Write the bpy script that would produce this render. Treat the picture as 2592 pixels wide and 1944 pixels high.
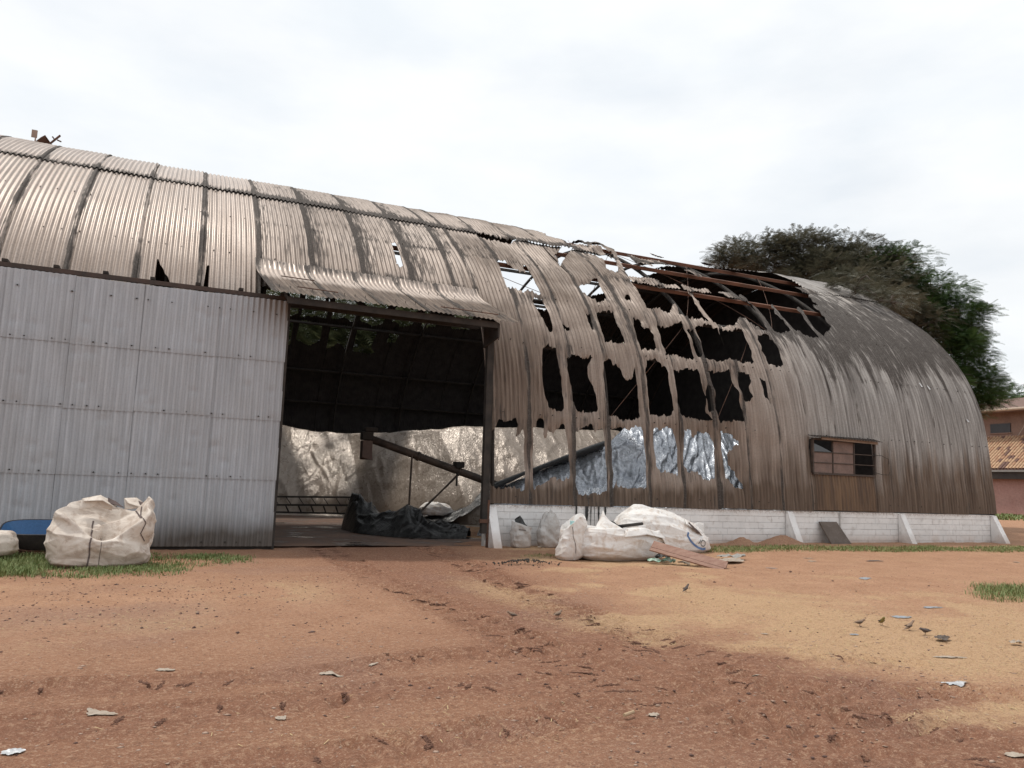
import bpy, math, random
import numpy as np
from mathutils import Vector, Matrix
from mathutils.bvhtree import BVHTree

random.seed(7)
RNG = np.random.default_rng(11)
for o in list(bpy.data.objects):
    bpy.data.objects.remove(o)
SC = bpy.context.scene
COL = SC.collection

# ------------------------------------------------------------------ camera
EYE = 1.45
def rad(a): return math.radians(a)
_A, _p, _r = rad(66.27), rad(7.27), rad(1.942)
_f0 = Vector((math.cos(_A), math.sin(_A), 0)); _r0 = Vector((math.sin(_A), -math.cos(_A), 0)); _u0 = Vector((0, 0, 1))
_fw = math.cos(_p)*_f0 + math.sin(_p)*_u0
_up = math.cos(_p)*_u0 - math.sin(_p)*_f0
_rt = math.cos(_r)*_r0 + math.sin(_r)*_up
_up = math.cos(_r)*_up - math.sin(_r)*_r0
cam = bpy.data.cameras.new('camera')
cam.sensor_width = 36; cam.lens = 36*1950/2592; cam.clip_end = 3000
camo = bpy.data.objects.new('camera', cam); COL.objects.link(camo)
M = Matrix.Identity(4)
for i in range(3):
    M[i][0] = _rt[i]; M[i][1] = _up[i]; M[i][2] = -_fw[i]
M[0][3], M[1][3], M[2][3] = 0, 0, EYE
camo.matrix_world = M
SC.camera = camo

# ------------------------------------------------------------------ sky, sun, exposure
SUN = Vector((-0.24, 0.30, 0.92)).normalized()          # direction towards the sun
SUN_EL = math.asin(SUN.z); SUN_ROT = math.atan2(SUN.x, SUN.y)
W = bpy.data.worlds.new('World'); SC.world = W; W.use_nodes = True
wn = W.node_tree; wn.nodes.clear()
def wnode(t): return wn.nodes.new(t)
w_out = wnode('ShaderNodeOutputWorld'); w_bg = wnode('ShaderNodeBackground')
w_sky = wnode('ShaderNodeTexSky'); w_sky.sky_type = 'NISHITA'; w_sky.sun_disc = False
w_sky.sun_elevation = SUN_EL; w_sky.sun_rotation = SUN_ROT; w_sky.air_density = 1.3; w_sky.dust_density = 3.0
w_tc = wnode('ShaderNodeTexCoord'); w_map = wnode('ShaderNodeMapping'); w_map.inputs['Scale'].default_value = (1.3, 1.3, 3.6)
w_n = wnode('ShaderNodeTexNoise'); w_n.inputs['Scale'].default_value = 1.9; w_n.inputs['Detail'].default_value = 7; w_n.inputs['Roughness'].default_value = .55
w_r = wnode('ShaderNodeValToRGB'); w_r.color_ramp.elements[0].position = .30; w_r.color_ramp.elements[1].position = .52
w_r.color_ramp.elements[0].color = (.86, .86, .86, 1); w_r.color_ramp.elements[1].color = (1, 1, 1, 1)
w_n2 = wnode('ShaderNodeTexNoise'); w_n2.inputs['Scale'].default_value = 3.1; w_n2.inputs['Detail'].default_value = 8
w_r2 = wnode('ShaderNodeValToRGB'); w_r2.color_ramp.elements[0].position = .30; w_r2.color_ramp.elements[1].position = .60
w_r2.color_ramp.elements[0].color = (8.0, 8.45, 8.9, 1); w_r2.color_ramp.elements[1].color = (9.0, 9.2, 9.35, 1)
w_mx = wnode('ShaderNodeMix'); w_mx.data_type = 'RGBA'
L = wn.links.new
L(w_tc.outputs['Generated'], w_map.inputs['Vector']); L(w_map.outputs[0], w_n.inputs['Vector']); L(w_map.outputs[0], w_n2.inputs['Vector'])
L(w_n.outputs['Fac'], w_r.inputs[0]); L(w_n2.outputs['Fac'], w_r2.inputs[0])
L(w_r.outputs[0], w_mx.inputs[0]); L(w_sky.outputs[0], w_mx.inputs[6]); L(w_r2.outputs[0], w_mx.inputs[7])
L(w_mx.outputs[2], w_bg.inputs[0]); w_bg.inputs[1].default_value = 0.1
L(w_bg.outputs[0], w_out.inputs[0])
sl = bpy.data.lights.new('sun', 'SUN'); sl.energy = 2.1; sl.angle = rad(5); sl.color = (1.0, .95, .87)
so = bpy.data.objects.new('sun', sl); COL.objects.link(so)
so.rotation_euler = SUN.to_track_quat('Z', 'Y').to_euler(); so.location = SUN*60
SC.view_settings.view_transform = 'Standard'; SC.view_settings.look = 'None'
SC.view_settings.gamma = 1; SC.view_settings.exposure = 0.15
SC.render.engine = 'CYCLES'
SC.cycles.max_bounces = 5; SC.cycles.diffuse_bounces = 3; SC.cycles.glossy_bounces = 2; SC.cycles.transmission_bounces = 2; SC.cycles.transparent_max_bounces = 4
SC.cycles.caustics_reflective = False; SC.cycles.caustics_refractive = False

# ------------------------------------------------------------------ noise and mesh helpers
def sstep(a, b, x):
    t = np.clip((np.asarray(x, float)-a)/(b-a), 0, 1); return t*t*(3-2*t)
def _h(ix, iy, seed):
    n = (ix.astype(np.int64)*374761393 + iy.astype(np.int64)*668265263 + seed*1442695041) & 0x7fffffff
    n = ((n ^ (n >> 13))*1274126177) & 0x7fffffff
    return ((n ^ (n >> 16)) & 0xffff)/65535.0
def vn(x, y, seed=0):
    x, y = np.broadcast_arrays(np.asarray(x, float), np.asarray(y, float))
    ix, iy = np.floor(x), np.floor(y); fx, fy = x-ix, y-iy
    fx = fx*fx*(3-2*fx); fy = fy*fy*(3-2*fy)
    a, b, c, d = _h(ix, iy, seed), _h(ix+1, iy, seed), _h(ix, iy+1, seed), _h(ix+1, iy+1, seed)
    return ((a*(1-fx)+b*fx)*(1-fy)+(c*(1-fx)+d*fx)*fy)*2-1
def fbm(x, y, seed=0, o=4, g=.5):
    s = 0; a = 1; t = 0
    for k in range(o):
        s = s+a*vn(np.asarray(x)*2**k, np.asarray(y)*2**k, seed+17*k); t += a; a *= g
    return s/t
def ridged(x, y, seed=0, o=3):
    s = 0; a = 1; t = 0
    for k in range(o):
        s = s+a*(1-2*np.abs(vn(np.asarray(x)*2**k, np.asarray(y)*2**k, seed+13*k))); t += a; a *= .5
    return s/t

def creases(A, B, n, seed, ra, rb, ln, wd, am, ang=0., spread=.6):
    """sum of n sharp random folds over the plane (A, B)"""
    rs = np.random.default_rng(seed); out = np.zeros(A.shape)
    for _ in range(n):
        a0, b0, al, l_, w_ = rs.uniform(*ra), rs.uniform(*rb), rs.normal(ang, spread), rs.uniform(.4, 1.4)*ln, rs.uniform(.6, 1.6)*wd
        da, db = A-a0, B-b0; m = (np.abs(da) < 3*l_) & (np.abs(db) < 3*l_)
        if not m.any(): continue
        da, db = da[m], db[m]; p = da*math.cos(al)+db*math.sin(al); q = -da*math.sin(al)+db*math.cos(al)+rs.normal(0, .25)*p*p
        out[m] += rs.choice((-.7, 1., 1.))*am*rs.uniform(.5, 1.4)*np.exp(-np.sqrt(q*q+(.25*w_)**2)/w_)*np.exp(-(p/l_)**2)
    return out
def mk(name, V, F=(), mats=None, parent=None, smooth=True, uv=None, col=None, colname='stain', loc=None):
    """F: list of faces or a list of integer arrays (n,3)/(n,4)"""
    me = bpy.data.meshes.new(name)
    V = np.asarray(V, float).reshape(-1, 3)
    arrs = [F] if isinstance(F, np.ndarray) else list(F)
    if arrs and not isinstance(arrs[0], np.ndarray):
        me.from_pydata(V.tolist(), [], [list(f) for f in arrs])
    else:
        arrs = [a for a in arrs if len(a)]
        idx = np.concatenate([a.ravel() for a in arrs]).astype(np.int32)
        tot = np.concatenate([np.full(len(a), a.shape[1]) for a in arrs])
        st = np.r_[0, np.cumsum(tot)[:-1]].astype(np.int32)
        me.vertices.add(len(V)); me.vertices.foreach_set('co', V.ravel())
        me.loops.add(len(idx)); me.loops.foreach_set('vertex_index', idx)
        me.polygons.add(len(tot)); me.polygons.foreach_set('loop_start', st)
        me.update(calc_edges=True)
    if uv is not None:
        li = np.empty(len(me.loops), np.int32); me.loops.foreach_get('vertex_index', li)
        u = me.uv_layers.new(name='UVMap'); u.data.foreach_set('uv', np.asarray(uv, float)[li].ravel())
    if col is not None:
        c = np.ones((len(V), 4)); c[:, :col.shape[1]] = col
        a = me.color_attributes.new(colname, 'FLOAT_COLOR', 'POINT'); a.data.foreach_set('color', c.ravel())
    if smooth: me.polygons.foreach_set('use_smooth', np.ones(len(me.polygons), bool))
    for m in (mats if isinstance(mats, (list, tuple)) else [mats]):
        if m: me.materials.append(m)
    o = bpy.data.objects.new(name, me); COL.objects.link(o)
    if parent: o.parent = parent
    if loc is not None: o.location = loc
    return o
def grid_quads(nu, nv, wrap=False):
    """vertices indexed i*nv+j"""
    i, j = np.meshgrid(np.arange(nu if wrap else nu-1), np.arange(nv-1), indexing='ij')
    i2 = (i+1) % nu
    return np.stack([i*nv+j, i2*nv+j, i2*nv+j+1, i*nv+j+1], -1).reshape(-1, 4)
BOXF = [(0, 3, 2, 1), (4, 5, 6, 7), (0, 1, 5, 4), (1, 2, 6, 5), (2, 3, 7, 6), (3, 0, 4, 7)]
class MB:
    def __init__(s): s.v = []; s.f = []
    def add(s, V, F):
        n = len(s.v); s.v += [tuple(map(float, p)) for p in V]; s.f += [tuple(i+n for i in f) for f in F]; return s
    def box(s, x0, x1, y0, y1, z0, z1):
        return s.add([(x0, y0, z0), (x1, y0, z0), (x1, y1, z0), (x0, y1, z0), (x0, y0, z1), (x1, y0, z1), (x1, y1, z1), (x0, y1, z1)], BOXF)
    def bar(s, a, b, w, h, up=(0, 0, 1)):
        a, b = Vector(a), Vector(b); d = (b-a).normalized(); up = Vector(up)
        if abs(d.dot(up)) > .97: up = Vector((0, 1, 0))
        x = d.cross(up).normalized(); y = x.cross(d)
        V = []
        for p in (a, b):
            for sx, sy in ((-1, -1), (1, -1), (1, 1), (-1, 1)): V.append(p+x*sx*w/2+y*sy*h/2)
        return s.add(V, BOXF)
    def tube(s, pts, r, n=8, caps=True):
        pts = [Vector(p) for p in pts]; rs = r if isinstance(r, (list, tuple)) else [r]*len(pts); V = []; F = []
        ref = Vector((.3, .2, .93))
        for k, p in enumerate(pts):
            d = (pts[min(k+1, len(pts)-1)]-pts[max(k-1, 0)]).normalized()
            if abs(d.dot(ref)) > .98: ref = Vector((1, 0, 0))
            x = d.cross(ref).normalized(); y = x.cross(d)
            for q in range(n):
                a = 2*math.pi*q/n; V.append(p+(x*math.cos(a)+y*math.sin(a))*rs[k])
        for k in range(len(pts)-1):
            for q in range(n):
                F.append((k*n+q, k*n+(q+1) % n, (k+1)*n+(q+1) % n, (k+1)*n+q))
        if caps: F += [tuple(range(n))[::-1], tuple(range((len(pts)-1)*n, len(pts)*n))]
        return s.add(V, F)
    def build(s, name, m, parent=None, smooth=False, bevel=0):
        o = mk(name, s.v, s.f, m, parent, smooth)
        if bevel:
            b = o.modifiers.new('bevel', 'BEVEL'); b.width = bevel; b.segments = 2
        return o
def tag(o, label=None, cat=None, group=None, kind=None):
    for k, v in (('label', label), ('category', cat), ('group', group), ('kind', kind)):
        if v: o[k] = v
    return o
def empty(name, loc=(0, 0, 0), label=None, cat=None, group=None):
    o = bpy.data.objects.new(name, None); COL.objects.link(o); o.location = loc
    o.empty_display_size = .2
    return tag(o, label, cat, group)
def keep(o, parent):
    """parent while keeping world-space coordinates of the mesh"""
    o.parent = parent; o.matrix_parent_inverse = Matrix.Translation(-parent.location); return o

# ------------------------------------------------------------------ material helpers
class NT:
    def __init__(s, name):
        s.m = bpy.data.materials.new(name); s.m.use_nodes = True
        s.t = s.m.node_tree; s.b = s.t.nodes['Principled BSDF']; s.o = s.t.nodes['Material Output']
    def n(s, t, **k):
        x = s.t.nodes.new(t)
        for a, v in k.items(): setattr(x, a, v)
        return x
    def link(s, a, b): s.t.links.new(a, b)
    def coord(s, scale=(1, 1, 1), kind='Object'):
        tc = s.n('ShaderNodeTexCoord'); mp = s.n('ShaderNodeMapping'); mp.inputs['Scale'].default_value = scale
        s.link(tc.outputs[kind], mp.inputs['Vector']); return mp.outputs[0]
    def noise(s, vec, scale=5, detail=5, rough=.55, dist=0):
        x = s.n('ShaderNodeTexNoise'); x.inputs['Scale'].default_value = scale; x.inputs['Detail'].default_value = detail
        x.inputs['Roughness'].default_value = rough; x.inputs['Distortion'].default_value = dist
        if vec: s.link(vec, x.inputs['Vector'])
        return x.outputs['Fac']
    def voro(s, vec, scale=5, feature='F1', out='Distance'):
        x = s.n('ShaderNodeTexVoronoi', feature=feature); x.inputs['Scale'].default_value = scale
        s.link(vec, x.inputs['Vector']); return x.outputs[out]
    def ramp(s, fac, stops):
        r = s.n('ShaderNodeValToRGB'); e = r.color_ramp.elements
        while len(e) < len(stops): e.new(.5)
        for k, (p, c) in enumerate(stops):
            e[k].position = p
            c = (c, c, c) if isinstance(c, (int, float)) else c
            e[k].color = (*c, 1)
        s.link(fac, r.inputs[0]); return r.outputs[0]
    def mix(s, fac, a, b, mode='MIX'):
        x = s.n('ShaderNodeMix', data_type='RGBA', blend_type=mode)
        for sock, v in ((x.inputs[0], fac), (x.inputs[6], a), (x.inputs[7], b)):
            if isinstance(v, (int, float)): sock.default_value = v
            elif isinstance(v, tuple): sock.default_value = (*v, 1)
            else: s.link(v, sock)
        return x.outputs[2]
    def math(s, op, a, b=0.0, clamp=False):
        x = s.n('ShaderNodeMath', operation=op, use_clamp=clamp)
        for sock, v in ((x.inputs[0], a), (x.inputs[1], b)):
            if isinstance(v, (int, float)): sock.default_value = v
            else: s.link(v, sock)
        return x.outputs[0]
    def attr(s, name):
        a = s.n('ShaderNodeAttribute', attribute_name=name); sp = s.n('ShaderNodeSeparateColor')
        s.link(a.outputs['Color'], sp.inputs[0]); return sp.outputs[0], sp.outputs[1], sp.outputs[2]
    def bump(s, h, strength=.3, dist=.02, prev=None):
        b = s.n('ShaderNodeBump'); b.inputs['Strength'].default_value = strength; b.inputs['Distance'].default_value = dist
        s.link(h, b.inputs['Height'])
        if prev: s.link(prev, b.inputs['Normal'])
        return b.outputs[0]
    def fin(s, color, rough=.6, metal=0.0, normal=None, spec=.5):
        b = s.b
        for k, v in (('Base Color', color), ('Roughness', rough), ('Metallic', metal), ('Specular IOR Level', spec)):
            if isinstance(v, tuple): b.inputs[k].default_value = (*v, 1)
            elif isinstance(v, (int, float)): b.inputs[k].default_value = v
            else: s.link(v, b.inputs[k])
        if normal: s.link(normal, b.inputs['Normal'])
        return s.m
def simple(name, c1, c2, scale=6, rough=.7, metal=0, bump=.2, stretch=(1, 1, 1), spec=.4, detail=6, bd=.01):
    k = NT(name); v = k.coord(stretch); n = k.noise(v, scale, detail)
    n2 = k.noise(v, scale*6, 4)
    c = k.mix(k.ramp(n, [(.32, 0.), (.68, 1.)]), c1, c2)
    c = k.mix(.35, c, k.ramp(n2, [(.3, .35), (.7, 1.)]), 'MULTIPLY')
    return k.fin(c, rough, metal, k.bump(n2, bump, bd), spec)

# ---- corrugated sheet, burnt; stain: R soot, G grey, B brown damp
def sheet_material():
    k = NT('burnt_corrugated_iron'); uv = k.coord((1, 1, 1), 'UV')
    R, G, B = k.attr('stain')
    m1 = k.n('ShaderNodeMapping'); m1.inputs['Scale'].default_value = (13, .40, 1); k.link(uv, m1.inputs[0])
    m2 = k.n('ShaderNodeMapping'); m2.inputs['Scale'].default_value = (24, 1.6, 1); k.link(uv, m2.inputs[0])
    streak = k.noise(m1.outputs[0], 1.0, 6, .6); fine = k.noise(m2.outputs[0], 1.0, 5, .65)
    blot = k.noise(uv, .8, 6, .6); grain = k.noise(uv, 20, 5, .75)
    tan = k.mix(k.ramp(streak, [(.3, 0.), (.7, 1.)]), (.35, .275, .225), (.53, .44, .38))
    tan = k.mix(k.ramp(blot, [(.35, 0.), (.7, .6)]), tan, (.32, .24, .19))
    grey = k.mix(k.ramp(streak, [(.36, 0.), (.64, 1.)]), (.13, .115, .104), (.41, .385, .36))
    c = k.mix(G, tan, grey)
    brown = k.mix(k.ramp(streak, [(.35, 0.), (.66, 1.)]), (.085, .06, .046), (.20, .15, .115))
    bf = k.math('MULTIPLY', B, k.math('ADD', .55, fine)); c = k.mix(k.math('MINIMUM', bf, 1.0), c, brown)
    # soot eats in along streaks
    sm = k.math('ADD', R, k.math('MULTIPLY', k.math('SUBTRACT', fine, .5), 1.7))
    sm = k.math('ADD', sm, k.math('MULTIPLY', k.math('SUBTRACT', grain, .5), .7))
    sf = k.ramp(sm, [(.38, 0.), (.66, .92)])
    c = k.mix(sf, c, k.mix(k.ramp(grain, [(.40, 0.), (.64, 1.)]), (.026, .023, .022), (.125, .112, .103)))
    c = k.mix(k.ramp(grain, [(.38, .35), (.5, 0.)]), c, (.13, .11, .095))
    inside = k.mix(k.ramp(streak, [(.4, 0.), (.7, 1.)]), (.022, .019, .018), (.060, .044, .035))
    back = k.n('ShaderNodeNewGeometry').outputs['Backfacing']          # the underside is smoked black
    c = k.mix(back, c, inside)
    rough = k.math('ADD', .40, k.math('MULTIPLY', k.math('MAXIMUM', sf, back), .40))
    dull = k.math('SUBTRACT', 1.0, k.math('MAXIMUM', k.math('MAXIMUM', sf, back), k.math('MINIMUM', bf, 1.0)))
    rough = k.math('ADD', rough, k.math('MULTIPLY', k.math('MINIMUM', bf, 1.0), .22))
    return k.fin(c, rough, k.math('MULTIPLY', .30, dull), k.bump(grain, .12, .004), k.math('ADD', .10, k.math('MULTIPLY', .40, dull)))
M_SHEET = sheet_material()
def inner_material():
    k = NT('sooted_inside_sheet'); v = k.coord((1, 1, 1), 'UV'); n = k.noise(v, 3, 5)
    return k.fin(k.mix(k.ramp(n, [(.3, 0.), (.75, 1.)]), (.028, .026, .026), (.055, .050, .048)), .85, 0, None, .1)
M_INNER = inner_material()
def door_material():
    k = NT('galvanised_door_sheet'); uv = k.coord((1, 1, 1), 'UV'); R, G, B = k.attr('stain')
    m1 = k.n('ShaderNodeMapping'); m1.inputs['Scale'].default_value = (11, .7, 1); k.link(uv, m1.inputs[0])
    st = k.noise(m1.outputs[0], 1, 6, .62); gr = k.noise(uv, 30, 4, .7); bl = k.noise(uv, 1.1, 5)
    c = k.mix(k.ramp(st, [(.3, 0.), (.72, 1.)]), (.34, .355, .38), (.49, .51, .545))
    c = k.mix(k.ramp(bl, [(.4, 0.), (.75, .5)]), c, (.38, .38, .385))
    c = k.mix(k.ramp(gr, [(.3, .25), (.5, 0.)]), c, (.2, .2, .2))
    d = k.math('MULTIPLY', R, k.math('ADD', .52, st)); c = k.mix(k.math('MINIMUM', d, .93), c, (.085, .07, .058))
    c = k.mix(k.math('MINIMUM', k.math('MULTIPLY', G, st), .8), c, (.17, .125, .09))
    return k.fin(c, k.math('ADD', .42, k.math('MULTIPLY', gr, .2)), .25, k.bump(gr, .08, .004), .5)
M_DOOR = door_material()
M_RUST = simple('rusty_steel', (.16, .075, .045), (.07, .04, .03), 5, .8, 0, .3)
M_CHAR = simple('charred_steel', (.022, .019, .017), (.05, .040, .033), 4, .8, 0, .3)
M_PURL = simple('scorched_red_purlin', (.26, .12, .075), (.12, .065, .045), 3, .8, 0, .3, (.5, 3, 3))
def paint_material():
    k = NT('whitewashed_brick'); v = k.coord((1, 1, 1), 'Object'); geo = k.n('ShaderNodeNewGeometry')
    n = k.noise(geo.outputs['Position'], 2.2, 6); g = k.noise(geo.outputs['Position'], 26, 5, .7)
    sp = k.n('ShaderNodeSeparateXYZ'); k.link(geo.outputs['Position'], sp.inputs[0])
    c = k.mix(k.ramp(n, [(.35, 0.), (.72, 1.)]), (.72, .71, .70), (.85, .84, .83))
    low = k.math('MULTIPLY', k.ramp(sp.outputs[2], [(.03, 1.), (.42, 0.)]), k.ramp(n, [(.38, .3), (.58, 1.)]))
    c = k.mix(k.math('MULTIPLY', low, .8), c, (.36, .235, .16))
    c = k.mix(k.ramp(k.noise(geo.outputs['Position'], 5, 6, .7), [(.54, 0.), (.66, .4)]), c, (.44, .40, .37))
    top = k.math('MULTIPLY', k.ramp(sp.outputs[2], [(.84, 0.), (.95, 1.)]), k.ramp(g, [(.42, 0.), (.62, 1.)]))
    c = k.mix(k.math('MULTIPLY', top, .8), c, (.22, .13, .09))
    c = k.mix(k.ramp(g, [(.66, 0.), (.74, .8)]), c, (.42, .30, .24))
    return k.fin(c, .85, 0, k.bump(g, .35, .006), .2)
M_WHITE = paint_material()
M_MORTAR = simple('whitewashed_mortar', (.58, .56, .54), (.48, .46, .44), 10, .9)
M_SOIL = None

# ------------------------------------------------------------------ vault profile
D = 16.01; X0, XE = -7.2, 23.54
CT = np.array([(0, .95), (.03, 1.5), (.08, 1.95), (.16, 3.0), (.36, 4.15), (.67, 5.02), (1.13, 5.81), (1.87, 6.7), (2.6, 7.37), (3.8, 8.27), (4.92, 8.95), (6.31, 9.65), (7.5, 10.05), (8.8, 10.32), (10, 10.4)])
def catmull(P, n=40):
    Q = np.vstack([2*P[0]-P[1], P, [P[-1][0]*2-P[-2][0], P[-2][1]]]); out = []
    for i in range(1, len(Q)-2):
        p0, p1, p2, p3 = Q[i-1:i+3]; t = np.linspace(0, 1, n, endpoint=False)[:, None]
        out.append(.5*((2*p1)+(-p0+p2)*t+(2*p0-5*p1+4*p2-p3)*t*t+(-p0+3*p1-3*p2+p3)*t**3))
    return np.vstack(out+[P[-1:]])
PR = catmull(CT); PR = np.vstack([PR, np.c_[20-PR[::-1][1:, 0], PR[::-1][1:, 1]]])
PS = np.r_[0, np.cumsum(np.hypot(*np.diff(PR, axis=0).T))]; STOT = PS[-1]; SR = STOT/2
_tg = np.gradient(PR, PS, axis=0); _tg /= np.linalg.norm(_tg, axis=1)[:, None]
def vault(X, s, off):
    """X along the building, s arc length from the plinth top, off outward"""
    y = np.interp(s, PS, PR[:, 0]); z = np.interp(s, PS, PR[:, 1])
    ty = np.interp(s, PS, _tg[:, 0]); tz = np.interp(s, PS, _tg[:, 1])
    return np.stack([X, D+y-tz*off, z+ty*off], -1)

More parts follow.
